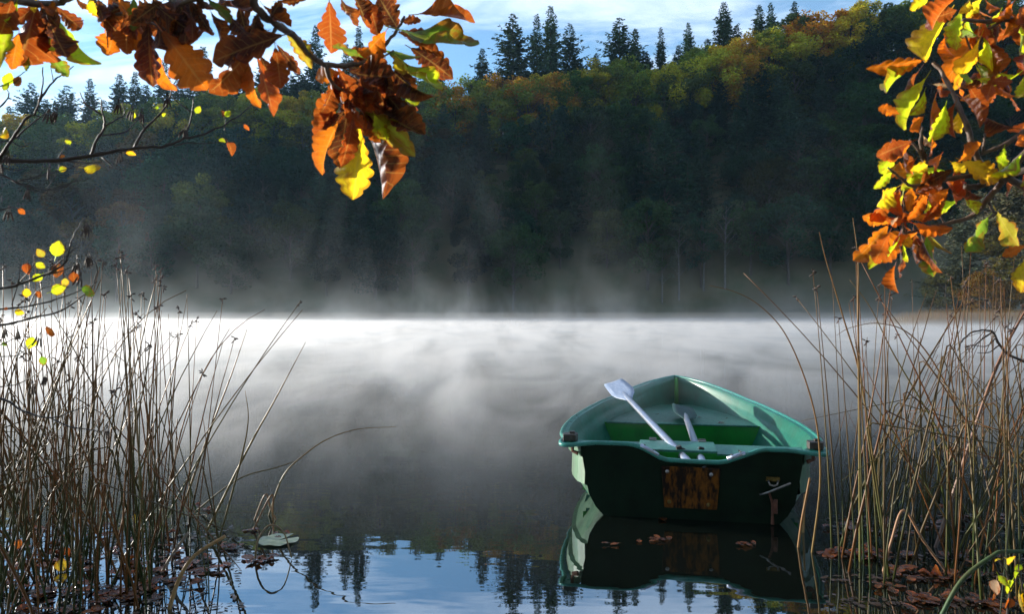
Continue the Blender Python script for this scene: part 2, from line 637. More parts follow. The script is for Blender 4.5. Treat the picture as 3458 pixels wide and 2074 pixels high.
def conifer_proto(H, W, seed, base=0.08, droop=0.25, step=0.42, per=6, irregular=0.25):
    rs = np.random.default_rng(seed)
    tb = MB()
    tb.tube([(0, 0, -1.5), (0, 0, H * 0.5), (0.0, 0, H * 0.99)], [0.24, 0.15, 0.02], 6)
    V, Q = [], []

    def spray(p, d, ln, wd, up):
        d = d / np.linalg.norm(d)
        s = np.cross(d, up)
        s /= max(np.linalg.norm(s), 1e-6)
        k = len(V)
        V.extend([p, p + d * ln * 0.45 + s * wd, p + d * ln, p + d * ln * 0.45 - s * wd])
        Q.append((k, k + 1, k + 2, k + 3))

    z = H * base
    while z < H * 0.985:
        f = (z / H - base) / (1 - base)
        r0 = W * (1 - f) ** 1.0 * (0.9 if f > .1 else 0.5 + 4 * f) + 0.12
        n = per if f < 0.8 else max(3, per - 2)
        a0 = rs.uniform(0, 6.28)
        for i in range(n):
            a = a0 + 6.283 * i / n + rs.normal() * 0.25
            r = r0 * (1 + irregular * rs.normal())
            if r < 0.1:
                continue
            dirh = np.array([math.cos(a), math.sin(a), 0.0])
            up0 = 0.35 * f - droop * (1 - f)
            m_ = max(2, int(r / 0.30))
            for j in range(1, m_ + 1):
                tt = j / m_
                p = dirh * r * tt + np.array([0, 0, z + up0 * r * tt + 0.12 * r * tt * tt + rs.normal() * 0.05])
                for sgn in (-1, 1):
                    b = a + sgn * (0.75 + 0.3 * rs.normal())
                    dd = np.array([math.cos(b), math.sin(b), -0.15 + 0.25 * rs.normal()])
                    ln = (0.50 + 0.55 * (1 - tt)) * min(1.0, 0.45 + r * 0.5) * rs.uniform(0.7, 1.3)
                    upv = np.array([0.5 * rs.normal(), 0.5 * rs.normal(), 1.0])
                    spray(p, dd, ln, ln * 0.27, upv)
                if rs.uniform() < 0.6:
                    spray(p, np.array([dirh[0] * .4, dirh[1] * .4, -1.0]), 0.35 * min(1, r), 0.07, dirh + 0.3 * rs.normal(size=3))
            spray(dirh * r * 0.9 + np.array([0, 0, z + up0 * r + 0.1 * r]), dirh + np.array([0, 0, 0.25]), 0.45 * min(1, r), 0.08, np.array([0.2 * rs.normal(), 0, 1.0]))
        z += step * (0.6 + 0.5 * (1 - f)) * rs.uniform(0.8, 1.2)
    spray(np.array([0, 0, H * 0.97]), np.array([0, 0, 1.0]), 0.5, 0.05, np.array([1.0, 0, 0]))
    spray(np.array([0, 0, H * 0.97]), np.array([0, 0, 1.0]), 0.5, 0.05, np.array([0, 1.0, 0]))
    return tb.mesh('trunk', M['bark']), np_mesh('crown', np.array(V), np.array(Q), M['needles'])


CON = [conifer_proto(20, 4.4, 11, per=7, step=0.38, irregular=0.4), conifer_proto(20, 3.6, 12, droop=0.1, per=7, step=0.38, irregular=0.4), conifer_proto(20, 5.6, 13, droop=0.05, step=0.50, per=6, irregular=0.5),
       conifer_proto(20, 4.2, 14, droop=0.35, irregular=0.3, per=7)]
BRO = [broadleaf_proto(13, 4.2, 21), broadleaf_proto(13, 4.8, 22, 0.15, 40), broadleaf_proto(13, 3.6, 23, 0.3, 30), broadleaf_proto(13, 4.4, 24, 0.1, 42)]
THIN = [broadleaf_proto(13, 2.8, 31, 0.35, 22, 90, 0.17, mat='pale_bark', thin=0.8), broadleaf_proto(13, 3.4, 32, 0.3, 26, 70, 0.16, mat='pale_bark', thin=0.8)]

DG, OLV = (0.035, 0.075, 0.028), (0.075, 0.085, 0.025)


def tree(kind, proto, x, y, h, base_h, label, group, color, wide=1.0, name=None):
    tm, cm = proto
    s = h / base_h
    o = empty(name or kind, (x, y, ground_z(x, y)), random.uniform(0, 6.28))
    o.scale = (s * wide, s * wide, s)
    tag(o, label, 'tree', group)
    link('trunk', tm, o)
    c_ = link('crown', cm, o)
    c_.color = (*color, 1)
    return o


def jit(c, k=0.25):
    g_ = 1 + random.uniform(-k, k)
    return tuple(max(0.004, v * g_ * (1 + random.uniform(-0.12, 0.12))) for v in c)


# conifers standing against the sky: (photo x in 2474 px, top y, prototype, depth, width factor, label)
SKYLINE = [
    (75, 196, 2, 170, 1.0, 'conifer with open branches, leftmost on the skyline beside the sky gap'),
    (160, 202, 2, 169, 0.9, 'small open crowned conifer between the leftmost skyline pair and the dense trio'),
    (216, 186, 1, 170, 1.0, 'slim conifer on the skyline under the hanging green oak leaf'),
    (287, 175, 0, 168, 1.0, 'dense conifer on the skyline below the hanging orange oak leaves'),
    (325, 168, 3, 171, 1.0, 'dense conifer on the skyline left of the tall feathery one'),
    (395, 140, 1, 170, 1.1, 'conifer half hidden behind the drooping brown oak leaves at left'),
    (490, 108, 0, 172, 1.1, 'tall feathery conifer rising just below the long brown oak leaf'),
    (560, 150, 3, 170, 1.2, 'broad conifer behind the long brown oak leaf'),
    (640, 150, 2, 171, 1.0, 'conifer glimpsed between the hanging brown oak leaves'),
    (762, 57, 1, 168, 1.1, 'slender conifer left of the hanging oak cluster, alone against the sky'),
    (836, 100, 3, 170, 0.9, 'short conifer inside the gap of the oak cluster'),
    (866, 57, 1, 168, 0.9, 'slim spire conifer inside the gap of the oak cluster'),
    (1165, 112, 3, 166, 1.0, 'pale green conifer just left of the large dark skyline conifer'),
    (1240, 27, 2, 166, 1.05, 'large dark conifer with wide low boughs, first of the tall skyline group'),
    (1297, 30, 1, 170, 1.0, 'thin pointed conifer between the two largest of the tall skyline group'),
    (1330, 8, 0, 166, 1.0, 'tallest conifer at the centre of the skyline group'),
    (1377, 52, 2, 169, 0.8, 'open conifer on the right edge of the tall skyline group'),
    (1497, 37, 2, 167, 0.95, 'solitary dark conifer with spreading boughs over yellow trees'),
    (1535, 66, 1, 170, 1.0, 'smaller conifer leaning on the solitary dark skyline conifer'),
    (1597, 62, 1, 169, 0.7, 'thin conifer tip between yellow crowns right of the solitary conifer'),
    (1664, 50, 0, 169, 0.7, 'narrow conifer over the orange crowns of the crest'),
    (1749, 0, 0, 166, 1.0, 'tall conifer cut by the top of the picture above the green slope'),
    (1835, 8, 1, 168, 0.9, 'left one of two thin conifers right of the tall cut off conifer'),
    (1863, 2, 1, 170, 0.8, 'right one of two thin conifers right of the tall cut off conifer'),
    (1921, -2, 3, 168, 0.8, 'conifer among the yellow crowns on the high right crest'),
]
for i, px in enumerate([20, 110, 135, 250, 352, 430, 455, 528, 600, 680, 720, 800, 1010, 1060, 1265, 1395, 1440, 1560, 1640, 1710, 1780]):
    up = random.uniform(22, 48) if px < 900 else random.uniform(12, 30)
    SKYLINE.append((px, interp(CR_PX, CR_PY, px) - up, random.choice([0, 1, 2, 3]), random.uniform(165, 172), random.uniform(0.8, 1.1), 'small conifer filling the skyline ' + ('above the left rushes' if px < 480 else 'behind the left oak leaves' if px < 900 else 'left of the tall group' if px < 1200 else 'among the tall dark conifers' if px < 1500 else 'between the thin conifers above the boat')))
for (px, py, k, dpt, wf, lab) in SKYLINE:
    x = (px - 1237) / 1800 * dpt
    top = CAM_H + (752.5 - py) / 1800 * dpt
    h = top - ground_z(x, dpt)
    h = max(9.0, h)
    tree('conifer_tree', CON[k], x, dpt, h, 20, lab, 'conifers on the skyline', jit((0.040, 0.075, 0.035), 0.15), wf * (1.45 if k == 2 else 1.1) * 20 / max(h, 12))

def crest_py(px):
    return interp(CR_PX, CR_PY, px)


def zone(px, fy):
    h_ = ('above the left rushes' if px < 480 else 'left of the hanging oak cluster' if px < 760 else 'under the hanging oak cluster' if px < 1080 else 'above the open lake' if px < 1350 else
          'above the boat' if px < 1990 else 'behind the right oak leaves')
    v_ = 'low at the far waterline' if fy < 0.2 else 'on the lower slope' if fy < 0.45 else 'on the middle slope' if fy < 0.75 else 'high on the slope' if fy < 1.0 else 'behind the crest'
    return v_ + ' ' + h_


# broadleaves that form the crest line; their tops follow it
CREST_LIT = {'amber': (0.46, 0.29, 0.03), 'yellow': (0.50, 0.43, 0.035), 'olive': (0.20, 0.25, 0.035), 'orange': (0.52, 0.24, 0.02), 'green': (0.09, 0.15, 0.04)}  # autumn hues, brightened to put the crest's sunlight into their colour
px = -60.0
while px < 2420:
    w = [1, 1, 3, 0.5, 4] if px < 1000 else [1.6, 2.2, 3, 1.2, 1.5] if px < 1760 else [2.5, 2.5, 2.5, 0.8, 1] if px < 2150 else [.5, .5, 2, .3, 3]
    cname = random.choices(['amber', 'yellow', 'olive', 'orange', 'green'], w)[0]
    dpt = random.uniform(157, 163)
    x = (px - 1237) / 1800 * dpt
    top = CAM_H + (752.5 - crest_py(px) - random.uniform(-14, 22)) / 1800 * dpt
    h = min(15.0, max(7.0, top - ground_z(x, dpt)))
    tree('broadleaf_tree', random.choice(BRO), x, dpt, h, 13, f'{cname} broadleaf tree on the crest line ' + zone(px, 2)[17:], f'{cname} trees of the crest line ' + zone(px, 2)[17:], jit(tuple(1.05 * q for q in CREST_LIT[cname]), 0.2), random.uniform(0.95, 1.2))
    px += random.uniform(26, 44)

# shaded wood on the slope
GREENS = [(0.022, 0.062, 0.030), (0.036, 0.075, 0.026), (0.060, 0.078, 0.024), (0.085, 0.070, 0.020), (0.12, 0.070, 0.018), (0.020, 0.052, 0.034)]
yy = 117.5
row = 0
while yy < 186:
    half = 0.74 * yy
    x = -half + random.uniform(0, 5)
    while x < half:
        px = x / yy * 1800 + 1237
        y = yy + random.uniform(-2.2, 2.2)
        xx = x + random.uniform(-1.5, 1.5)
        if y > shore(xx) + 1.0 and (yy < 168 or random.random() < 0.6):
            fy = min(1.0, (yy - 117) / 47)
            right = px > 1550
            pc = 0.14 + 0.10 * fy + (0.26 if right else 0.0) + (0.12 if px < 700 else 0)
            if row == 0:
                pc = 0.08
            hmax = CAM_H + (752.5 - crest_py(px) - 25) / 1800 * y - ground_z(xx, y) if y < 166 else 99
            if hmax < 5:
                x += 6
                continue
            if random.random() < pc:
                h = random.uniform(12, 17.5) if fy < 0.75 else random.uniform(7, 10)
                h = min(h, hmax)
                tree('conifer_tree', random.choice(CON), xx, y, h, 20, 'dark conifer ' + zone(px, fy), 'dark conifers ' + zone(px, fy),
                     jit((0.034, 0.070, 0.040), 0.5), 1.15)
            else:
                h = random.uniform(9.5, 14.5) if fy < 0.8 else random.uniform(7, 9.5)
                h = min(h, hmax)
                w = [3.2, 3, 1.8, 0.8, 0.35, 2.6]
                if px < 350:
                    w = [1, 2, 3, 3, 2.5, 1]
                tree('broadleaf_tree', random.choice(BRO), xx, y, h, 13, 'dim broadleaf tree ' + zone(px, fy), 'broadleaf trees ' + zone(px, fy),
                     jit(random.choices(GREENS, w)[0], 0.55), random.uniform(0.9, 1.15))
        x += random.uniform(5.8, 8.0)
    yy += 6.3
    row += 1

# low growth that closes the crest line under the tall trees
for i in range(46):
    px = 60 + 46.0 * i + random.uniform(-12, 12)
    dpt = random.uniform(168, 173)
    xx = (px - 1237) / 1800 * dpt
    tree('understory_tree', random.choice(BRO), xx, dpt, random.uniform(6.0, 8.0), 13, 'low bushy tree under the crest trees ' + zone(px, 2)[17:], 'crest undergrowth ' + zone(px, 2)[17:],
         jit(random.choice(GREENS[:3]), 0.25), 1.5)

# pale stemmed trees at the water's edge
for (px, h, k, lab) in [(1640, 12, 0, 'pale stemmed thin tree at the far waterline left of the birch pair'), (1752, 13.5, 1, 'tall pale birch with grey green crown at the far waterline'),
                        (1700, 11, 1, 'slender pale trunk at the far waterline beside the tall birch'), (1600, 10, 0, 'leaning pale trunk at the far waterline above the boat bow'),
                        (1240, 10, 0, 'thin pale tree at the far waterline in the middle of the lake'), (960, 11, 1, 'thin pale tree at the far waterline right of the left mist plume')]:
    dpt = 117.2 + random.uniform(0, 1)
    x = (px - 1237) / 1800 * dpt
    tree('birch_tree', THIN[k], x, max(dpt, shore(x) + 0.6), h, 13, lab, None, jit((0.085, 0.10, 0.06), 0.2))

# sunlit trees on the right hand point
for (px, dpt, h, kind, colr, lab) in [
    (2330, 68, 10.5, 'c', (0.10, 0.14, 0.075), 'sunlit grey green pine on the right shore behind the oak leaves'),
    (2420, 72, 12.5, 'b', (0.15, 0.14, 0.09), 'tall greyish broadleaf on the right shore at the picture edge'),
    (2475, 66, 9, 'b', (0.16, 0.13, 0.03), 'ochre broadleaf on the right shore cut by the picture edge'),
    (2380, 64, 4.2, 'b', (0.26, 0.14, 0.03), 'low amber shrub tree on the right shore above the tan reeds'),
    (2285, 68, 4.6, 'b', (0.10, 0.11, 0.04), 'low dull green shrub tree at the left end of the right shore reeds'),
    (2440, 64, 3.6, 'b', (0.28, 0.17, 0.03), 'golden shrub on the right shore right of the amber one'),
]:
    x = (px - 1237) / 1800 * dpt
    pr = CON[2] if kind == 'c' else random.choice(BRO)
    tree('pine_tree' if kind == 'c' else 'broadleaf_tree', pr, x, dpt, h, 20 if kind == 'c' else 13, lab, None, jit(colr, 0.05), 1.2)

# unseen near-bank trees, added to block sky light and darken the transom
for i, (x, y) in enumerate([(-9, -7), (-3.5, -9), (2.5, -7.5), (8, -8), (13, -4.5), (-14, -5), (0, -14)]):
    tree('broadleaf_tree', BRO[i % 4], x, y, 12 + i % 3, 13, 'unseen broadleaf tree added on the near bank to block sky light', 'unseen trees added on the near bank', jit((0.12, 0.09, 0.025), 0.2))

# tan reed fringe of the far right shore (nobody could count it)
n = 7000
bx = 30.0 + 20.0 * rng.uniform(0, 1, n) ** 0.8
by = 61.0 + 1.2 * np.sin(bx * 0.3) + rng.uniform(-1.6, 2.5, n)
hh = rng.uniform(0.7, 1.5, n) * np.clip((bx - 29) / 4, 0.4, 1)
ln = rng.normal(size=(n, 2)) * 0.18
wv = 0.018
v0 = np.stack([bx - wv, by, np.full(n, -0.1)], 1)
v1 = np.stack([bx + wv, by, np.full(n, -0.1)], 1)
v2 = np.stack([bx + ln[:, 0], by + ln[:, 1], hh], 1)
vv = np.stack([v0, v1, v2], 1).reshape(-1, 3)
ro = link('reed_fringe', np_mesh('reed_fringe', vv, np.arange(3 * n).reshape(n, 3), M['crown']))
ro.color = (0.30, 0.19, 0.085, 1)
tag(ro, 'fringe of dry tan reeds along the far right shore', 'reeds', None, 'stuff')

# ------------------------------------------------------------------ boat
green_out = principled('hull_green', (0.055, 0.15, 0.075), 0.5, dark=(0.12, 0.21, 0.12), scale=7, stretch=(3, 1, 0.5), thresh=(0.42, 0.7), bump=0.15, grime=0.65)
green_shaded = principled('transom_shade_green', (0.0045, 0.015, 0.0075), 0.5, var=0.4, scale=9, spec=0.10)  # hull green darkened in colour to give the transom its shade
teal_in = principled('liner_teal', (0.005, 0.11, 0.072), 0.38, dark=(0.012, 0.145, 0.098), scale=10, stretch=(1, 1, 1), thresh=(0.4, 0.75), bump=0.25, grime=0.5)
seat_glow_green = principled('seat_glow_green', (0.012, 0.30, 0.03), 0.4, var=0.2, scale=6, grime=0.35)  # vivid green stands in for daylight glowing through the fibreglass
bench_teal = principled('bench_teal', (0.03, 0.19, 0.15), 0.35, dark=(0.08, 0.26, 0.22), scale=40, thresh=(0.45, 0.6), bump=0.3, grime=0.4)
rim_mat = principled('rim_teal', (0.03, 0.21, 0.17), 0.3, var=0.3, scale=15)
wood_pad = principled('worn_wood', (0.13, 0.048, 0.006), 0.8, dark=(0.010, 0.006, 0.004), scale=21, stretch=(1.7, 1, 0.6), thresh=(0.40, 0.56), bump=0.5, spec=0.15)
alu = principled('brushed_metal', (0.36, 0.41, 0.52), 0.35, metallic=0.85, dark=(0.36, 0.38, 0.42), scale=30, stretch=(1, 1, 1), thresh=(0.45, 0.6), bump=0.35)
blade_m = principled('blade_grey', (0.20, 0.26, 0.38), 0.4, dark=(0.33, 0.38, 0.48), scale=18, stretch=(3, 0.6, 1), thresh=(0.5, 0.65), bump=0.25)
blade_dark = principled('blade_green', (0.02, 0.06, 0.06), 0.55, var=0.4, scale=18, spec=0.2)
black = principled('black_block', (0.03, 0.027, 0.024), 0.55, dark=(0.10, 0.085, 0.07), scale=30, thresh=(0.55, 0.8), bump=0.4)
steel = principled('steel', (0.30, 0.29, 0.28), 0.4, metallic=1.0, var=0.3, scale=40)
brass = principled('brass', (0.16, 0.11, 0.03), 0.5, metallic=0.8, var=0.5, scale=40)
rust = principled('rusty_iron', (0.12, 0.045, 0.025), 0.8, var=0.5, scale=50, bump=0.5)

YAW = math.atan2(0.613, 3.1)
boat = empty('rowing_boat', (0.962, 4.045, 0.0), -YAW)
tag(boat, 'green fibreglass rowing boat with notched transom moored beside the right rushes', 'boat')
BL = 3.16
BY = [0, 0.1, 0.25, 0.6, 1.0, 1.5, 2.0, 2.4, 2.75, 2.95, 3.08, 3.16]
BB = [0.596, 0.660, 0.705, 0.738, 0.740, 0.702, 0.592, 0.455, 0.30, 0.19, 0.09, 0.012]
SZY = [0, 0.6, 1.5, 2.2, 2.8, 3.16]
SZ = [0.395, 0.378, 0.370, 0.40, 0.46, 0.50]


def smooth_interp(xs_, ys_, x):
    # average of a few linear lookups rounds the corners
    return sum(interp(xs_, ys_, min(max(x + d_, xs_[0]), xs_[-1])) for d_ in (-0.12, -0.06, 0, 0.06, 0.12)) / 5 if xs_[0] + 0.12 < x < xs_[-1] - 0.12 else interp(xs_, ys_, x)


def section(y, inset=0.0):
    b_ = max(0.004, smooth_interp(BY, BB, y) - inset)
    s_ = smooth_interp(SZY, SZ, y)
    f = y / BL
    flare = 1 - 0.13 - 0.30 * f ** 2.2        # lower hull narrows more toward the bow
    kz = -0.16 + 0.18 * max(0, f - 0.75) / 0.25
    pts = [(b_, s_), (b_ * 0.985, s_ - 0.075), (b_ * 0.965 - 0.012, s_ - 0.083), (b_ * (0.5 + 0.5 * flare) + 0.02 * b_, s_ * 0.42), (b_ * (0.5 + 0.5 * flare) - 0.012, s_ * 0.42 - 0.010),
           (b_ * flare * 0.87, 0.0), (b_ * flare * 0.77, -0.05), (b_ * flare * 0.5, kz * 0.85), (0.0, kz)]
    return [(max(0.0, p), z) for p, z in pts]


def hull_surface(inset, yvals, npt=9, top=0.0, floor=None):
    v, f = [], []
    for y in yvals:
        s_ = section(y, inset)
        row_ = [(-p, y, z) for p, z in s_] + [(p, y, z) for p, z in reversed(s_[:-1])]
        v.extend(row_)
    k = 2 * npt - 1
    for i in range(len(yvals) - 1):
        for j in range(k - 1):
            f.append((i * k + j, (i + 1) * k + j, (i + 1) * k + j + 1, i * k + j + 1))
    return v, f


yv = [0.0, 0.08, 0.16, 0.25] + [0.25 + (BL - 0.25) * i / 30 for i in range(1, 31)]
mb = MB()
v, f = hull_surface(0.0, yv)
mb.add(v, f)
mb.build('hull', green_out, boat)


# inner liner: its own smooth surface with a floor
def inner_section(y):
    b_ = max(0.003, smooth_interp(BY, BB, y) - 0.022)
    s_ = smooth_interp(SZY, SZ, y) + 0.004
    f = y / BL
    flare = 0.86 - 0.30 * f ** 2.2
    fl = 0.045 + 0.12 * max(0, f - 0.7) / 0.3
    return [(b_ + 0.012, s_), (b_ - 0.004, s_ - 0.018), (b_ * 0.975, s_ - 0.06), (b_ * 0.955, s_ - 0.085), (b_ * 0.93, s_ - 0.10), (b_ * 0.90, s_ - 0.17),
            (b_ * (0.3 + 0.68 * flare), 0.10 + 0.4 * (fl - 0.045)), (b_ * 0.72 * flare, fl), (0.0, fl)]


v, f = [], []
yi = [0.03, 0.1, 0.2, 0.3] + [0.3 + (BL - 0.006 - 0.3) * i / 34 for i in range(1, 35)]
for y in yi:
    s_ = inner_section(y)
    v.extend([(-p, y, z) for p, z in s_] + [(p, y, z) for p, z in reversed(s_[:-1])])
for i in range(len(yi) - 1):
    for j in range(16):
        f.append((i * 17 + j, i * 17 + j + 1, (i + 1) * 17 + j + 1, (i + 1) * 17 + j))
mb = MB()
mb.add(v, f)
mb.build('inner_liner', teal_in, boat, smooth=True)

# transom: a plate with a notch in its top edge
TOPX = [-0.59, -0.50, -0.34, -0.30, -0.26, -0.20, -0.155, -0.12, 0.0, 0.15, 0.19, 0.235, 0.30, 0.36, 0.40, 0.50, 0.59]
TOPZ = [0.393, 0.396, 0.396, 0.392, 0.380, 0.350, 0.326, 0.316, 0.312, 0.312, 0.318, 0.335, 0.360, 0.383, 0.390, 0.390, 0.388]


def trans_half(z):
    return interp([-0.16, -0.06, 0.0, 0.085, 0.20, 0.31, 0.40], [0.25, 0.40, 0.468, 0.538, 0.560, 0.578, 0.592], z)


nz_ = 9
mb = MB()
vf = []
for y in (-0.006, 0.028):
    for k in range(nz_):
        for x, zt in zip(TOPX, TOPZ):
            z = -0.16 + (zt + 0.16) * k / (nz_ - 1)
            fx = x / 0.59
            vf.append((fx * trans_half(z), y + 0.0 * z, z))
w_ = len(TOPX)
fs = []
for s_ in (0, 1):
    o_ = s_ * nz_ * w_
    for k in range(nz_ - 1):
        for i in range(w_ - 1):
            q = (o_ + k * w_ + i, o_ + k * w_ + i + 1, o_ + (k + 1) * w_ + i + 1, o_ + (k + 1) * w_ + i)
            fs.append(q if s_ == 0 else tuple(reversed(q)))
o_ = nz_ * w_
for i in range(w_ - 1):
    a = (nz_ - 1) * w_ + i
    fs.append((a, a + 1, o_ + a + 1, o_ + a))
for k in range(nz_ - 1):
    fs.append((k * w_, (k + 1) * w_, o_ + (k + 1) * w_, o_ + k * w_))
    a = k * w_ + w_ - 1
    fs.append((a, o_ + a, o_ + a + w_, a + w_))
mb.add(vf, fs)
mb.build('transom', green_shaded, boat)

# rim: rounded lip that runs round the sheer and along the transom top
left = []
for i in range(40):
    y = BL * (1 - i / 39.0)
    y = max(y, 0.12)
    b_ = smooth_interp(BY, BB, y)
    fl = 0.022 + 0.010 * max(0, 1 - y / 0.9)
    left.append(Vector((-(b_ + fl * min(1, (BL - y) * 3 + 0.15)), y + (0.02 if i == 0 else 0), smooth_interp(SZY, SZ, y) + 0.006)))
    if y <= 0.12:
        break
lc = [Vector((-0.708, 0.05, 0.392)), Vector((-0.702, -0.005, 0.388)), Vector((-0.68, -0.03, 0.386)), Vector((-0.645, -0.034, 0.387)), Vector((-0.60, -0.022, 0.392))]
aft = [Vector((x, -0.012, z + 0.006)) for x, z in zip(TOPX[1:-1], TOPZ[1:-1])]
right = [Vector((-p.x, p.y, p.z)) for p in reversed(left)]
rc = [Vector((-p.x, p.y, p.z - 0.004)) for p in reversed(lc)]
path = left + lc + aft + rc + right[:-1]
mb = MB()
pth = path + [path[0]]
mb.tube(pth, 0.0125, 8, cap=False)
rim = mb.build('rim', rim_mat, boat, smooth=True)
# flange between the hull edge and the lip
mb = MB()
vv, ff = [], []
edge = left + lc[:-1]
for side in (1, -1):
    k0 = len(vv)
    for p in edge:
        yb = max(p.y, 0.0)
        b_ = smooth_interp(BY, BB, max(min(yb, BL), 0)) - 0.012
        vv.append((side * p.x, p.y, p.z + 0.004))
        vv.append((-side * b_ if side == 1 else b_, max(p.y, 0.01), smooth_interp(SZY, SZ, max(min(yb, BL), 0)) + 0.006))
    for i in range(len(edge) - 1):
        a = k0 + 2 * i
        ff.append((a, a + 2, a + 3, a + 1) if side == 1 else (a, a + 1, a + 3, a + 2))
mb.add(vv, ff)
mb.build('gunwale_flange', rim_mat, boat, smooth=True)


mb = MB()
mb.tube([(0, BL - 0.030, 0.20), (0, BL - 0.024, 0.35), (0, BL - 0.012, 0.492)], [0.022, 0.022, 0.020], 8)
mb.build('stem_seam', seat_glow_green, boat, smooth=True)

# bow seat: top sheet and front face, widths following the liner
def liner_half(y, z):
    s_ = inner_section(y)
    zs = [q[1] for q in reversed(s_)]
    bs = [q[0] for q in reversed(s_)]
    return interp(zs, bs, z)


ZB = 0.262
mb = MB()
vv = []
yb_ = [1.72 + (2.95 - 1.72) * i / 10 for i in range(11)]
for y in yb_:
    hw = liner_half(y, ZB) + 0.004
    vv += [(-hw, y, ZB), (hw, y, ZB)]
ff = [(2 * i, 2 * i + 1, 2 * i + 3, 2 * i + 2) for i in range(10)]
mb.add(vv, ff)
hw0 = liner_half(1.72, ZB) + 0.004
bs_ = mb.build('bow_seat', teal_in, boat)
mb = MB()
vv = []
for k in range(6):
    z = ZB + 0.001 - (ZB - 0.03) * k / 5
    hw = liner_half(1.72, z) + 0.004
    y = 1.716 + 0.03 * k / 5
    vv += [(-hw, y, z), (hw, y, z)]
mb.add(vv, [(2 * i, 2 * i + 2, 2 * i + 3, 2 * i + 1) for i in range(5)])
mb.build('seat_front', seat_glow_green, bs_)
mb = MB()
mb.tube([(-hw0 + 0.02, 1.714, ZB), (hw0 - 0.02, 1.714, ZB)], 0.008, 6)
mb.build('seat_edge', bench_teal, bs_, smooth=True)

# stern bench with hatch
ZT = 0.305
mb = MB()
vv = []
for y in (0.30, 0.62):
    hw = liner_half(y, ZT)
    vv += [(-hw, y, ZT), (hw, y, ZT)]
mb.add(vv, [(0, 1, 3, 2)])
hw = liner_half(0.30, ZT)
hw2 = liner_half(0.62, ZT)
mb.add([(-hw, 0.30, ZT), (hw, 0.30, ZT), (hw * .9, 0.30, 0.045), (-hw * .9, 0.30, 0.045)], [(0, 3, 2, 1)])
mb.add([(-hw2, 0.62, ZT), (hw2, 0.62, ZT), (hw2 * .9, 0.62, 0.045), (-hw2 * .9, 0.62, 0.045)], [(0, 1, 2, 3)])
bench = mb.build('stern_bench', bench_teal, boat)
mb = MB()
mb.box((0, 0.2965, 0.18), (2 * hw * 0.93, 0.004, 0.23))
mb.build('bench_front', seat_glow_green, bench)
mb = MB()
mb.box((-0.055, 0.455, ZT + 0.008), (0.45, 0.315, 0.016))
lid = mb.build('hatch_lid', bench_teal, bench, bevel=0.004)
for hx in (-0.20, 0.10):
    mb = MB()
    mb.box((hx, 0.60, ZT + 0.020), (0.045, 0.03, 0.008))
    mb.cyl((hx - 0.022, 0.615, ZT + 0.026), (hx + 0.022, 0.615, ZT + 0.026), 0.006, 8)
    mb.build('hinge', steel, lid)
mb = MB()
mb.box((-0.055, 0.293, ZT - 0.025), (0.44, 0.006, 0.055))
mb.build('hatch_front', seat_glow_green, lid)

# worn motor board with four bolts
mb = MB()
zt, zb2 = 0.288, 0.066
mb.add([(-0.150, -0.028, zt), (0.162, -0.028, zt), (0.142, -0.028, zb2), (-0.134, -0.028, zb2),
        (-0.150, -0.007, zt), (0.162, -0.007, zt), (0.142, -0.007, zb2), (-0.134, -0.007, zb2)],
       [(0, 3, 2, 1), (4, 5, 6, 7), (0, 1, 5, 4), (1, 2, 6, 5), (2, 3, 7, 6), (3, 0, 4, 7)])
board = mb.build('motor_board', wood_pad, boat, bevel=0.003)
for (bx_, bz_, mt) in [(-0.118, 0.262, steel), (0.112, 0.255, steel), (-0.108, 0.098, brass), (0.098, 0.092, brass)]:
    mb = MB()
    mb.tube([(bx_, -0.028, bz_), (bx_, -0.034, bz_), (bx_, -0.039, bz_)], [0.011, 0.0095, 0.004], 12)
    mb.build('bolt', mt, board, smooth=False)
# metal guards at the notch corners
for (x0, z0, x1, z1) in [(-0.262, 0.388, -0.165, 0.336), (0.196, 0.330, 0.290, 0.364)]:
    mb = MB()
    a, b2 = Vector((x0, -0.012, z0 + 0.008)), Vector((x1, -0.012, z1 + 0.008))
    mb.tube([a, b2], 0.0130, 10)
    g_ = mb.build('metal_guard', alu, boat, smooth=True)
    for tt in (0.25, 0.75):
        p = a.lerp(b2, tt)
        mb = MB()
        mb.tube([p + Vector((0, 0, 0.013)), p + Vector((0, 0, 0.019))], 0.005, 8)
        mb.build('screw', steel, g_)
# mooring blocks on the aft corners
for sx in (-1, 1):
    mb = MB()
    cx_ = sx * 0.652
    mb.add([(cx_ - .045, -.005, .402), (cx_ + .040, -.005, .402), (cx_ + .052, .035, .402), (cx_ + .045, .085, .402), (cx_ - .045, .085, .402), (cx_ - .052, .035, .402)] +
           [(cx_ - .045, -.005, .448), (cx_ + .040, -.005, .448), (cx_ + .052, .035, .448), (cx_ + .045, .085, .448), (cx_ - .045, .085, .448), (cx_ - .052, .035, .448)],
           [(5, 4, 3, 2, 1, 0), (6, 7, 8, 9, 10, 11)] + [(i, (i + 1) % 6, 6 + (i + 1) % 6, 6 + i) for i in range(6)])
    mb.v = [(cx_ + (p[0] - cx_) * 0.82, 0.035 + (p[1] - 0.035) * 0.9, p[2] - (0.008 if p[2] > 0.42 else 0)) for p in mb.v]
    blk = mb.build('corner_block', black, boat, bevel=0.004)
    mb = MB()
    mb.box((cx_ + 0.01, 0.045, 0.446), (0.030, 0.030, 0.013))
    mb.build('cap', black, blk, bevel=0.003)
    mb = MB()
    mb.tube([(cx_ - sx * 0.01, 0.03, 0.385), (cx_ - sx * 0.015, 0.02, 0.345), (cx_ - sx * 0.045, 0.01, 0.335)], [0.012, 0.010, 0.013], 6)
    mb.build('bracket', rust, blk)
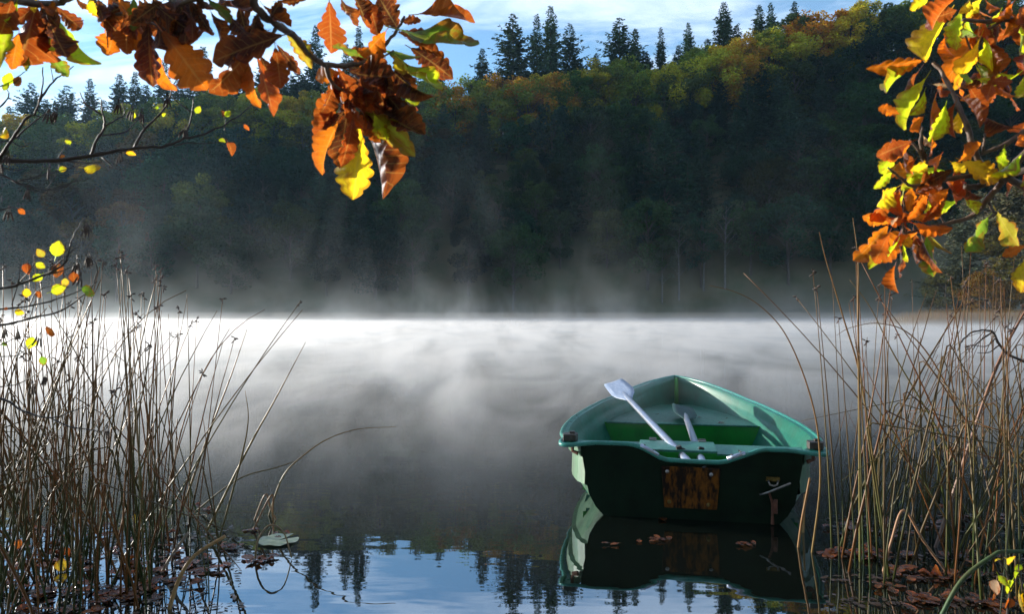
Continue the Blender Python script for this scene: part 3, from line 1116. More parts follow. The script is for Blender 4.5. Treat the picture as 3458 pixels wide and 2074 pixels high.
# drain plate and lever assembly on the right of the transom
mb = MB()
mb.box((0.43, -0.012, 0.240), (0.070, 0.012, 0.024))
pl = mb.build('handle_plate', brass, boat, bevel=0.004)
mb = MB()
mb.tube([(0.405, -0.02, 0.236), (0.412, -0.034, 0.215), (0.43, -0.036, 0.209), (0.448, -0.034, 0.215), (0.455, -0.02, 0.236)], 0.005, 8)
mb.build('ring', steel, pl, smooth=True)
mb = MB()
mb.tube([(0.36, -0.03, 0.160), (0.40, -0.05, 0.178), (0.51, -0.07, 0.236)], [0.004, 0.0055, 0.0055], 8)
lev = mb.build('lever', steel, boat, smooth=True)
mb = MB()
mb.tube([(0.405, -0.035, 0.178), (0.425, -0.03, 0.12), (0.425, -0.028, 0.05), (0.425, -0.03, 0.006)], [0.006, 0.008, 0.007, 0.01], 6)
mb.build('hanger', rust, lev)
mb = MB()
mb.tube([(0.432, -0.026, 0.10), (0.450, -0.030, 0.10)], 0.038, 18)
mb.build('pulley', rust, lev)


# oars
def make_oar(blade_tip, handle, blade_mat, roll, label, blade_len=0.64, collar_t=0.86, clampdir=1):
    bt, hd = Vector(blade_tip), Vector(handle)
    ax = (bt - hd)
    ln_ = ax.length
    ax.normalize()
    o = empty('oar', hd)
    q = ax.to_track_quat('Y', 'Z') @ Euler((0, roll, 0)).to_quaternion()
    o.rotation_mode = 'QUATERNION'
    o.rotation_quaternion = q
    tag(o, label, 'oar', 'pair of oars lying in the boat')
    mb = MB()
    sl_ = ln_ - blade_len * 0.75
    mb.tube([(0, -0.25, 0), (0, 0, 0), (0, sl_ * 0.5, 0), (0, sl_, 0), (0, sl_ + 0.12, 0)], [0.023, 0.0235, 0.022, 0.020, 0.009], 14)
    mb.build('shaft', alu, o, smooth=True)
    # spoon shaped blade with a mid rib
    mb = MB()
    y0 = ln_ - blade_len
    prof = [(0.0, 0.022), (0.06, 0.040), (0.14, 0.076), (0.24, 0.092), (0.42, 0.090), (0.60, 0.084), (0.64, 0.074)]
    cols_ = [-1, -0.55, -0.14, 0, 0.14, 0.55, 1]
    th = 0.006
    vv = []
    for s_ in (1, -1):
        for (dy, w2) in prof:
            for c_ in cols_:
                cup = 0.10 * (c_ * w2) ** 2 / 0.08
                rib = 0.012 * max(0, 1 - dy / 0.5) if abs(c_) < 0.2 else 0.0
                vv.append((c_ * w2, y0 + dy, cup + s_ * (th + rib) * (0.45 if abs(c_) == 1 else 1)))
    nc, npf = len(cols_), len(prof)
    fs = []
    for s_ in (0, 1):
        o_ = s_ * nc * npf
        for i in range(npf - 1):
            for j in range(nc - 1):
                qd = (o_ + i * nc + j, o_ + i * nc + j + 1, o_ + (i + 1) * nc + j + 1, o_ + (i + 1) * nc + j)
                fs.append(qd if s_ == 0 else tuple(reversed(qd)))
    o2 = nc * npf
    for i in range(npf - 1):
        fs.append((i * nc, (i + 1) * nc, o2 + (i + 1) * nc, o2 + i * nc))
        fs.append((i * nc + nc - 1, o2 + i * nc + nc - 1, o2 + (i + 1) * nc + nc - 1, (i + 1) * nc + nc - 1))
    for j in range(nc - 1):
        e_ = (npf - 1) * nc + j
        fs.append((e_, e_ + 1, o2 + e_ + 1, o2 + e_))
        fs.append((j, o2 + j, o2 + j + 1, j + 1))
    mb.add(vv, fs)
    mb.build('blade', blade_mat, o, smooth=True)
    # oarlock collar
    yc = 0.10
    mb = MB()
    ring = []
    for k in range(17):
        a = 2 * math.pi * k / 16
        ring.append((0.032 * math.cos(a), yc + 0.004 * math.sin(a), 0.032 * math.sin(a)))
    mb.tube(ring, 0.010, 8, cap=False)
    cl_ = mb.build('collar', black, o, smooth=True)
    mb = MB()
    mb.box((0.0, yc, 0.042), (0.03, 0.024, 0.02))
    mb.build('collar_lug', black, cl_)
    mb = MB()
    mb.tube([(0.045 * clampdir, yc, 0.008), (0.062 * clampdir, yc - 0.01, -0.03), (0.066 * clampdir, yc - 0.02, -0.075)], [0.011, 0.012, 0.007], 8)
    mb.build('collar_pin', steel, cl_, smooth=True)
    return o


make_oar(P(2070, 1292, 6.35), P(2316, 1553, 4.27), blade_m, R(-18), 'grey oar whose pale blade rests up on the left gunwale', clampdir=-1)
make_oar(P(2303, 1373, 6.2), P(2368, 1553, 4.27), blade_dark, R(12), 'grey oar with dark blade lying on the bow seat', clampdir=1)

# ------------------------------------------------------------------ leaves
def oak_leaf_mesh(seed, mat, rows=44, fold=0.25, bend=0.2, wave=0.1, lobes=5.5):
    rs = random.Random(seed)
    ph = [rs.uniform(-0.12, 0.12), rs.uniform(0.1, 0.35)]
    tipb = rs.uniform(-0.06, 0.06)
    cols_ = [-1.0, -0.55, 0.0, 0.55, 1.0]
    vv, uv = [], []
    for i in range(rows + 1):
        v_ = i / rows
        env = 0.255 * (math.sin(math.pi * min(1, 0.03 + 0.97 * v_ ** 1.35)) ** 0.72) if v_ < 1 else 0.0
        env = max(env, 0.012)
        for c_ in cols_:
            side = 0 if c_ < 0 else 1
            lob = 0.64 + 0.36 * abs(math.sin(math.pi * (lobes * v_ + ph[side]))) ** 0.55
            if v_ < 0.08 or v_ > 0.96:
                lob = 0.85
            w = env * lob * (1 + 0.025 * rs.uniform(-1, 1) * (abs(c_) == 1))
            x = c_ * w + tipb * v_ * v_
            # sinuses cut back toward the base, lobes point forward
            y = v_ + (0.05 * abs(c_) ** 2 * (1 - v_))
            ac = abs(c_) * env / 0.255
            z = fold * ac ** 1.4 * 0.5 * (1 if c_ > 0 else 0.8) - bend * (v_ - 0.1) ** 2 + wave * 0.35 * ac * math.sin(9 * v_ + 2.2 * c_ + seed)
            vv.append((x, y, z))
            uv.append(((c_ + 1) / 2, v_))
    fs = []
    for i in range(rows):
        for j in range(4):
            a = i * 5 + j
            fs.append((a, a + 1, a + 6, a + 5))
    # petiole
    k = len(vv)
    z0 = vv[2][2]
    for (y, r) in ((-0.16, 0.008), (0.02, 0.010)):
        for a in (0.5, 2.6, 4.7):
            vv.append((r * math.cos(a), y, z0 + r * math.sin(a) - (0.02 if y < 0 else 0)))
            uv.append((0.5, 0.0))
    for j in range(3):
        fs.append((k + j, k + (j + 1) % 3, k + 3 + (j + 1) % 3, k + 3 + j))
    me = bpy.data.meshes.new('oak_leaf')
    me.from_pydata(vv, [], fs)
    ul = me.uv_layers.new(name='UVMap')
    for l_ in me.loops:
        ul.data[l_.index].uv = uv[l_.vertex_index]
    me.materials.append(mat)
    me.polygons.foreach_set('use_smooth', [True] * len(me.polygons))
    return me


def alder_leaf_mesh(seed, mat, rows=10, fold=0.3, bend=0.25):
    rs = random.Random(seed)
    vv, uv = [], []
    cols_ = [-1, -0.5, 0, 0.5, 1]
    for i in range(rows + 1):
        v_ = i / rows
        env = max(0.01, 0.33 * math.sin(math.pi * v_ ** 0.85) ** 0.75)
        for c_ in cols_:
            w = env * (1 + (0.06 if i % 2 else -0.05) * (abs(c_) == 1))
            z = fold * abs(c_) * env - bend * v_ * v_ + 0.03 * rs.uniform(-1, 1)
            vv.append((c_ * w, v_, z))
            uv.append(((c_ + 1) / 2, v_))
    fs = [(i * 5 + j, i * 5 + j + 1, i * 5 + j + 6, i * 5 + j + 5) for i in range(rows) for j in range(4)]
    k = len(vv)
    for (y, r) in ((-0.3, 0.012), (0.03, 0.016)):
        for a in (0.5, 2.6, 4.7):
            vv.append((r * math.cos(a), y, r * math.sin(a)))
            uv.append((0.5, 0))
    for j in range(3):
        fs.append((k + j, k + (j + 1) % 3, k + 3 + (j + 1) % 3, k + 3 + j))
    me = bpy.data.meshes.new('alder_leaf')
    me.from_pydata(vv, [], fs)
    ul = me.uv_layers.new(name='UVMap')
    for l_ in me.loops:
        ul.data[l_.index].uv = uv[l_.vertex_index]
    me.materials.append(mat)
    me.polygons.foreach_set('use_smooth', [True] * len(me.polygons))
    return me


OAK = [oak_leaf_mesh(i, M['oak_leaf'], fold=fo, bend=be, wave=wa, lobes=lo) for i, (fo, be, wa, lo) in enumerate(
    [(0.20, 0.10, 0.12, 5.5), (0.45, 0.25, 0.2, 6.0), (-0.35, 0.2, 0.25, 5.0), (0.75, 0.3, 0.15, 5.5), (0.12, 0.05, 0.2, 5.0), (-0.6, 0.35, 0.3, 6.0), (0.3, -0.25, 0.25, 5.5), (0.6, 0.15, 0.3, 5.0)])]
ALD = [alder_leaf_mesh(i, M['alder_leaf'], fold=fo, bend=be) for i, (fo, be) in enumerate([(0.3, 0.2), (0.7, 0.3), (-0.3, 0.35), (0.1, 0.1)])]

LC = {'b': (0.25, 0.043, 0.004), 'd': (0.065, 0.015, 0.005), 'o': (0.70, 0.165, 0.005), 'y': (0.90, 0.62, 0.012), 'g': (0.52, 0.70, 0.012), 'G': (0.13, 0.26, 0.014), 't': (0.42, 0.27, 0.16),
      'l': (0.36, 0.33, 0.02), 'r': (0.46, 0.085, 0.006)}


def put_leaf(parent, meshes, base, tip, col, w, rs, shade_factor=1.0, roll=None, inv=None, name='leaf', tilt=0.03, mi=None):
    """leaf between two photo points already turned into 3D; w is its width as a share of its length"""
    b3, t3 = Vector(base), Vector(tip)
    t3 = t3 + Vector((0, rs.uniform(-tilt, tilt), 0))
    if meshes is ALD:
        t3 = b3 + (t3 - b3) * 0.88
    ax = t3 - b3
    ln_ = ax.length
    ax.normalize()
    face = Vector((0.5, -0.87, 0))      # leaves turn partly to the light
    nz__ = (face - ax * face.dot(ax)).normalized()
    rl = rs.uniform(-0.65, 0.65) if roll is None else roll
    nz__ = Matrix.Rotation(rl, 3, ax) @ nz__
    if rs.random() < 0.5:
        nz__ = -nz__
    xx_ = ax.cross(nz__)
    m3 = Matrix((xx_, ax, nz__)).transposed().to_4x4()
    me_ = meshes[rs.randrange(len(meshes))] if mi is None else meshes[mi]
    o = link(name, me_, parent)
    sx = ln_ * w / 0.5
    m4 = Matrix.Translation(b3) @ m3 @ Matrix.Diagonal((sx, ln_, 0.5 * (sx + ln_), 1))
    if parent is not None:
        m4 = Matrix.Translation(parent.location).inverted() @ m4
    o.matrix_local = m4
    c_ = LC[col] if isinstance(col, str) else col
    k = rs.uniform(0.8, 1.2) * (shade_factor if col in ('b', 'o', 'r', 'd') else 1.0)  # left oak's leaves darkened in colour, as if in the tree's shade
    o.color = (min(1, c_[0] * k * rs.uniform(0.93, 1.07)), min(1, c_[1] * k * rs.uniform(0.88, 1.12)), c_[2] * k, 1)
    return o


def twig_mesh(parent, lines, depthf, mat, name='twig', knob=True, thin=1.0):
    """each line: list of photo points plus start and end radius (m)"""
    for ln_ in lines:
        pts_, r0, r1 = ln_
        ctrl = [Vector(P(x, y, depthf(x, y))) - parent.location for x, y in pts_]
        n_ = max(6, 4 * len(ctrl))
        cp = curve_pts(ctrl, n_)
        rr = random.Random(len(ctrl) * 7 + int(pts_[0][0]))
        cp = [p + Vector((rr.uniform(-1, 1), rr.uniform(-1, 1), rr.uniform(-1, 1))) * (r0 * 0.25) for p in cp]
        radii = [thin * (r0 + (r1 - r0) * i / (n_ - 1)) * (1 + (0.22 if (i % 4 == 2 and knob) else 0.0)) for i in range(n_)]
        mb_ = MB()
        mb_.tube(cp, radii, 6)
        mb_.build(name, mat, parent, smooth=True)


# ---- left oak
oakL = empty('oak_tree', (-2.7, 0.35, 0.0))
tag(oakL, 'oak bough with brown, orange and green leaves hanging across the top left', 'tree')
oakR = empty('oak_tree', (2.9, 0.45, 0.0))
tag(oakR, 'sunlit oak bough with golden and rust leaves hanging down the right edge', 'tree')
for o_, sgn in ((oakL, 1), (oakR, -1)):
    mb = MB()
    mb.tube([(0, 0, -0.3), (0.02, 0, 0.2), (0.05 * sgn, -0.05, 1.5), (0.02, -0.1, 3.2), (-0.1 * sgn, -0.2, 5.5), (0.1, -0.2, 8)], [0.34, 0.24, 0.20, 0.17, 0.11, 0.03], 12)
    mb.build('trunk', M['bark'], o_, smooth=True)
    rs = np.random.default_rng(3 if sgn > 0 else 4)
    cs = [(rs.normal() * 1.3 - 0.7 * sgn, rs.normal() * 1.0 - 1.3, rs.uniform(4.2, 8.2)) for _ in range(26)]
    v, q = leaf_cloud(cs, [0.9] * 26, [170] * 26, 0.07)
    cr = link('crown', np_mesh('crown', v, q, M['crown']), o_)
    cr.color = (0.28, 0.13, 0.025, 1)

dl = lambda x, y: 1.50 + 0.10 * math.sin(x * 0.006) + 0.0001 * (x - 700)
LT = [
    ([(840, -40), (870, 30), (930, 78), (1000, 130), (1050, 190), (1100, 215), (1165, 222), (1255, 195), (1310, 140), (1340, 105), (1365, 55)], 0.0085, 0.003),
    ([(1095, 213), (1125, 285), (1175, 312), (1205, 345)], 0.005, 0.002),
    ([(1165, 222), (1215, 215), (1270, 205), (1330, 170)], 0.004, 0.002),
    ([(935, 85), (915, 120), (880, 150), (855, 185)], 0.004, 0.002),
    ([(300, -20), (345, 32), (365, 48), (405, 46), (450, 60), (505, 75), (560, 100)], 0.005, 0.002),
    ([(385, 12), (430, 30), (490, 28)], 0.003, 0.0015),
    ([(360, 45), (360, 100), (365, 160)], 0.002, 0.001),
    ([(-30, -12), (70, 2), (165, 12), (215, 2), (260, -20)], 0.009, 0.006),
    ([(158, 10), (158, 40), (163, 74)], 0.003, 0.0015),
    ([(560, -25), (600, 10), (660, -5), (760, -20)], 0.006, 0.004),
]
twig_mesh(oakL, LT, dl, M['oak_twig'])
# limb that carries the bough, running up out of the picture to the trunk
mb = MB()
for pts_ in ([(0.05, 0, 2.0), (0.7, 0.5, 2.25), (1.4, 0.95, 2.35), (P(100, 2, 1.5) - oakL.location)], [(0.05, -0.05, 2.6), (1.2, 0.7, 2.75), (2.0, 1.0, 2.6), (P(845, -45, 1.5) - oakL.location)],
             [(1.2, 0.7, 2.75), (1.7, 0.95, 2.4), (P(300, -20, 1.5) - oakL.location)], [(1.9, 1.0, 2.62), (P(700, -12, 1.51) - oakL.location)]):
    cp = curve_pts(pts_, 14)
    mb.tube(cp, [0.05 - 0.042 * i / 13 for i in range(14)], 8)
mb.build('limb', M['bark'], oakL, smooth=True)

LL = [
    (55, 5, 5, 225, 'g', .5), (120, 20, 68, 230, 'b', .6), (62, 115, 48, 232, 'o', .4), (40, 0, -5, 110, 'b', .6), (192, 62, 295, 240, 'g', .58), (165, 72, 222, 205, 'd', .55), (160, 175, 200, 253, 'G', .5),
    (190, 22, 270, 100, 'b', .45), (122, -5, 118, 42, 'y', .5), (98, 192, 80, 232, 'G', .4), (160, 18, 205, 62, 'o', .5), (300, -8, 310, 42, 'y', .6), (330, 15, 368, 82, 'd', .6), (255, -8, 288, 14, 'd', .5),
    (388, 74, 380, 208, 'o', .5), (430, 62, 415, 178, 'b', .6), (448, 85, 506, 218, 'o', .35), (450, -10, 466, 116, 'G', .35), (500, 78, 492, 284, 'd', .35), (512, 150, 560, 300, 'o', .5),
    (548, 105, 690, 296, 'o', .5), (535, 25, 682, 142, 'd', .55), (540, 80, 556, 192, 'd', .5), (575, -10, 652, 62, 'd', .6), (636, -10, 686, 84, 'd', .35), (655, -12, 728, 38, 'd', .5), (702, -5, 796, 86, 'G', .35),
    (735, -10, 842, 76, 'd', .6), (515, -8, 605, 88, 'd', .6), (440, 5, 338, 58, 'd', .5), (400, -8, 422, 46, 'o', .6), (470, 0, 520, 90, 'd', .5), (420, 30, 470, 110, 'd', .5), (330, -5, 380, 50, 'd', .5),
    (955, 118, 703, 192, 'd', .42), (902, 102, 800, 112, 'b', .5), (835, 178, 742, 332, 'b', .5), (838, 205, 852, 352, 'o', .32), (870, 195, 912, 378, 'b', .38), (930, 160, 945, 292, 'b', .5),
    (935, 150, 1006, 242, 'd', .3), (968, 112, 1050, 216, 'l', .4), (915, 62, 938, -5, 'd', .5), (938, 5, 1042, 14, 'b', .35), (870, -5, 828, 62, 'd', .6), (880, 190, 930, 300, 'd', .4),
    (1112, 5, 1116, 172, 'b', .52), (1150, -8, 1186, 92, 'd', .55), (1200, -8, 1242, 70, 'd', .6), (1240, -5, 1288, 132, 'b', .4), (1345, 98, 1280, -5, 'd', .65), (1302, 105, 1212, 196, 'o', .55),
    (1226, 194, 1124, 150, 'G', .36), (1410, 47, 1604, 47, 'r', .38), (1342, 98, 1608, 222, 'G', .46), (1345, 108, 1492, 142, 'd', .3), (1350, 70, 1428, 78, 'b', .35), (1380, 132, 1486, 190, 'b', .35),
    (1388, 162, 1528, 256, 'd', .45), (1292, 165, 1425, 212, 'G', .4), (1352, 200, 1472, 338, 'g', .56), (1318, 232, 1452, 368, 'd', .42), (1335, 192, 1368, 262, 'y', .5), (1350, 298, 1396, 388, 'g', .5),
    (1148, 245, 1048, 258, 'o', .5), (1140, 228, 1205, 345, 'b', .4), (1180, 240, 1335, 292, 'd', .5), (1220, 240, 1352, 322, 'd', .5), (1200, 260, 1262, 345, 'd', .5), (1230, 208, 1302, 232, 'b', .5),
    (1122, 300, 1086, 378, 'b', .6), (1132, 345, 1064, 472, 'b', .5), (1142, 415, 1066, 588, 'o', .42), (1172, 385, 1136, 562, 'd', .45), (1192, 400, 1164, 560, 'b', .35), (1212, 430, 1214, 664, 'y', .46),
    (1225, 418, 1338, 642, 'd', .46), (1232, 388, 1282, 485, 'o', .4), (1265, 388, 1310, 480, 'g', .5), (1220, 372, 1402, 518, 'l', .3), (1288, 368, 1432, 494, 'd', .4), (1190, 308, 1258, 362, 'o', .55),
    (1205, 320, 1252, 425, 'b', .45), (1178, 290, 1190, 392, 'd', .5), (1150, 270, 1160, 400, 'b', .4), (1240, 290, 1330, 400, 'd', .5), (1260, 250, 1300, 370, 'd', .55), (1290, 300, 1390, 420, 'd', .4), (1170, 250, 1250, 300, 'd', .5),
    (1190, 345, 1200, 460, 'd', .5), (1210, 350, 1290, 440, 'd', .45),
]
rs = random.Random(101)
for (bx_, by_, tx_, ty_, c_, w_) in LL:
    dd = dl((bx_ + tx_) / 2, 0) + rs.uniform(-0.05, 0.05)
    put_leaf(oakL, OAK, P(bx_, by_, dd), P(tx_, ty_, dd), c_, w_ * 1.2, rs, shade_factor=0.85)

for (x0, y0, x1, y1, k) in [(1110, 190, 1380, 330, 16), (330, -10, 720, 60, 18), (0, -10, 200, 60, 6), (740, -10, 900, 60, 5), (1140, 290, 1300, 400, 8)]:
    for _ in range(k):
        a_, b_ = rs.uniform(x0, x1), rs.uniform(y0, y1)
        an, ln_ = rs.gauss(1.35, 0.6), rs.uniform(90, 150)
        dd = dl(a_, 0) + rs.uniform(-0.02, 0.09)
        put_leaf(oakL, OAK, P(a_, b_, dd), P(a_ + ln_ * math.cos(an), b_ + ln_ * math.sin(an), dd), rs.choice('dddbbr'), rs.uniform(.4, .55), rs, shade_factor=0.8)

# ---- right oak
dr = lambda x, y: 1.55 + 0.06 * math.sin(y * 0.01)
RT = [
    ([(3150, 210), (3185, 250), (3230, 340), (3262, 420), (3290, 500), (3318, 560), (3400, 600), (3480, 640)], 0.004, 0.008),
    ([(3050, 788), (3100, 778), (3200, 755), (3285, 728), (3335, 672), (3395, 600), (3440, 540), (3520, 470)], 0.003, 0.008),
    ([(3335, 672), (3352, 710), (3365, 720), (3338, 738)], 0.003, 0.0015),
    ([(3072, 470), (3100, 505), (3118, 540), (3130, 552)], 0.002, 0.004),
    ([(3130, 552), (3108, 480), (3115, 430)], 0.004, 0.002),
    ([(2998, 565), (3040, 600), (3082, 628), (3150, 615), (3230, 600), (3310, 590)], 0.002, 0.006),
    ([(3250, 66), (3330, 72), (3400, 64), (3500, 85)], 0.003, 0.007),
    ([(3310, 104), (3350, 90), (3385, 66)], 0.002, 0.004),
    ([(3315, 522), (3350, 505), (3395, 488), (3480, 430)], 0.003, 0.006),
    ([(3318, 520), (3322, 485), (3328, 450)], 0.003, 0.0015),
    ([(3255, 628), (3300, 632), (3340, 615), (3420, 590)], 0.006, 0.007),
    ([(3170, 715), (3178, 735), (3190, 755)], 0.0015, 0.002),
    ([(3040, 640), (3055, 700), (3050, 788)], 0.0015, 0.003),
    ([(3260, 120), (3290, 180), (3330, 95)], 0.002, 0.003),
]
twig_mesh(oakR, RT, dr, M['oak_twig'])
mb = MB()
for pts_ in ([(-0.05, 0, 1.6), (-0.9, 0.6, 1.75), (P(3490, 642, 1.55) - oakR.location)], [(-0.05, 0, 1.9), (-0.9, 0.6, 2.0), (P(3510, 470, 1.55) - oakR.location)],
             [(-0.05, 0, 2.2), (-0.9, 0.6, 2.25), (P(3495, 85, 1.55) - oakR.location)], [(-0.9, 0.6, 2.0), (P(3475, 432, 1.55) - oakR.location)], [(-0.9, 0.6, 1.75), (P(3415, 591, 1.55) - oakR.location)]):
    cp = curve_pts(pts_, 12)
    mb.tube(cp, [0.035 - 0.028 * i / 11 for i in range(12)], 8)
mb.build('limb', M['bark'], oakR, smooth=True)
RL = [
    (3142, -18, 3092, 30, 'y', .6), (3222, -4, 3118, 92, 'r', .5), (3202, 44, 3102, 208, 'y', .48), (3246, 38, 3236, 152, 'g', .5), (3272, 70, 3254, 138, 'g', .5), (3190, 128, 3190, 208, 'o', .55),
    (3302, 98, 3212, 272, 'o', .45), (3310, 128, 3282, 292, 'y', .42), (3332, 108, 3332, 254, 'g', .45), (3372, 58, 3364, 182, 'b', .45), (3452, 82, 3408, 238, 'g', .42), (3465, 108, 3438, 202, 'o', .45),
    (3340, 142, 3392, 254, 'b', .5), (3275, 0, 3238, 52, 'y', .5), (3315, -5, 3258, 52, 'y', .45), (3330, 2, 3362, 42, 'o', .6), (3260, 55, 3312, 86, 'b', .5), (3378, 38, 3340, 132, 'g', .5),
    (3112, 204, 2940, 238, 'o', .3), (3072, 222, 2964, 312, 'g', .42), (3106, 234, 2996, 352, 'b', .34), (3126, 264, 3022, 444, 'g', .34), (3036, 384, 2970, 360, 'o', .5), (3122, 308, 3094, 388, 'g', .45),
    (3078, 364, 3024, 370, 'b', .45), (3160, 318, 3130, 452, 'o', .34), (3118, 394, 3068, 442, 'r', .6), (3192, 358, 3158, 474, 'g', .42), (3226, 348, 3214, 458, 'b', .42), (3236, 368, 3266, 442, 'y', .5),
    (3246, 328, 3302, 422, 'b', .42), (3424, 432, 3308, 398, 'd', .38), (3270, 288, 3352, 372, 'b', .5), (3300, 268, 3342, 292, 'g', .5), (3402, 238, 3350, 332, 'b', .55), (3442, 248, 3378, 302, 'g', .45),
    (3460, 258, 3450, 352, 'g', .5), (3415, 328, 3462, 360, 'r', .6), (3150, 284, 3212, 292, 't', .25), (3180, 290, 3140, 345, 'b', .5), (3230, 280, 3262, 330, 'o', .5),
    (3078, 478, 2918, 542, 'b', .32), (3032, 504, 2948, 598, 'g', .34), (3072, 490, 2984, 542, 'o', .35), (3016, 572, 2952, 638, 'g', .36), (3026, 634, 2928, 692, 'y', .48), (3026, 648, 2944, 738, 'r', .45),
    (3042, 638, 3026, 748, 'o', .36), (3056, 628, 3050, 692, 'g', .3), (3076, 628, 3076, 712, 'o', .5), (3138, 648, 3084, 742, 'o', .34), (3148, 468, 3168, 522, 'o', .6), (3118, 458, 3152, 502, 't', .35),
    (3178, 522, 3118, 582, 'o', .45), (3092, 538, 3080, 582, 'o', .6), (3132, 558, 3068, 582, 'y', .4), (3056, 498, 3060, 572, 'b', .4), (3216, 574, 3150, 612, 'd', .5), (3216, 598, 3226, 684, 'r', .7),
    (3172, 588, 3098, 608, 'd', .5), (3236, 546, 3318, 494, 'o', .5), (3214, 548, 3248, 584, 'y', .8), (3250, 544, 3378, 614, 'y', .46), (3392, 498, 3374, 574, 'g', .5), (3452, 518, 3374, 598, 'g', .5),
    (3464, 412, 3414, 472, 'o', .6), (3464, 462, 3388, 502, 'o', .4), (3442, 558, 3388, 668, 'r', .3), (3464, 556, 3440, 634, 'l', .5), (3456, 588, 3440, 688, 'o', .25), (3260, 638, 3296, 678, 'd', .7),
    (3258, 662, 3272, 728, 'g', .7), (3232, 678, 3158, 748, 'g', .6), (3202, 638, 3164, 694, 'o', .6), (3172, 688, 3114, 744, 'b', .4), (3150, 600, 3110, 660, 'b', .5), (3120, 610, 3160, 660, 'o', .5),
    (3002, 754, 2896, 735, 'o', .36), (2998, 762, 2908, 884, 'o', .5), (3002, 788, 2934, 894, 'r', .4), (3032, 818, 2980, 924, 'g', .5), (3040, 838, 3062, 938, 'd', .55), (3022, 898, 3014, 988, 'r', .55),
    (3050, 828, 3076, 884, 'g', .5), (3072, 798, 3060, 832, 'y', .8), (3094, 808, 3126, 898, 'd', .32), (3110, 788, 3176, 928, 'd', .3), (3130, 798, 3182, 938, 'G', .34), (3120, 778, 3196, 864, 'l', .25),
    (3084, 754, 3218, 782, 'o', .34), (3080, 742, 3172, 690, 'o', .4), (3336, 734, 3258, 848, 'G', .46), (3364, 714, 3458, 834, 'l', .45), (3464, 828, 3406, 864, 'r', .4), (3464, 876, 3414, 994, 'y', .4),
    (3032, 734, 3008, 762, 't', .4), (3050, 718, 3086, 752, 'b', .6), (3240, 250, 3300, 265, 'G', .5), (3330, 270, 3390, 290, 'b', .5), (3300, 215, 3345, 305, 'G', .5), (3390, 120, 3440, 60, 'o', .5),
    (3420, 10, 3380, 60, 'o', .5), (3400, -10, 3440, 30, 'b', .6), (3458, 20, 3420, 90, 'r', .5), (3460, 180, 3415, 260, 'b', .5), (3360, 250, 3330, 340, 'b', .5),
]
rs = random.Random(202)
for (bx_, by_, tx_, ty_, c_, w_) in RL:
    dd = dr(0, (by_ + ty_) / 2) + rs.uniform(-0.05, 0.05)
    put_leaf(oakR, OAK, P(bx_, by_, dd), P(tx_, ty_, dd), c_, w_ * 1.2, rs)

for (x0, y0, x1, y1, k) in [(3230, 10, 3458, 120, 10), (3250, 200, 3440, 300, 8), (3050, 560, 3230, 640, 9), (3040, 720, 3150, 800, 7)]:
    for _ in range(k):
        a_, b_ = rs.uniform(x0, x1), rs.uniform(y0, y1)
        an, ln_ = rs.gauss(1.7, 0.8), rs.uniform(80, 130)
        dd = dr(0, b_) + rs.uniform(0.0, 0.1)
        put_leaf(oakR, OAK, P(a_, b_, dd), P(a_ + ln_ * math.cos(an), b_ + ln_ * math.sin(an), dd), rs.choice('bbrodg'), rs.uniform(.45, .6), rs)

# ---- alder twigs on the left
def catkin_mesh(mat):
    mb_ = MB()
    for k, (dx, tlt) in enumerate(((-0.012, -0.2), (0.0, 0.0), (0.013, 0.25))):
        top = Vector((dx * 0.4, 0, -0.012))
        d_ = Vector((math.sin(tlt), 0.15 * (k - 1), -math.cos(tlt)))
        mb_.tube([Vector((0, 0, 0.006)), top], 0.0008, 4)
        mb_.tube([top, top + d_ * 0.004, top + d_ * 0.012, top + d_ * 0.026, top + d_ * 0.03], [0.001, 0.0026, 0.0030, 0.0026, 0.0008], 6)
    return mb_.mesh('catkin', mat, True)


CATK = catkin_mesh(M['catkin'])


def put_catkin(parent, x, y, d, s=1.0):
    o = link('catkin', CATK, parent)
    o.location = P(x, y, d) - parent.location
    o.scale = (s, s, s)
    o.rotation_euler = (random.uniform(-.2, .2), random.uniform(-.3, .3), random.uniform(0, 6.28))


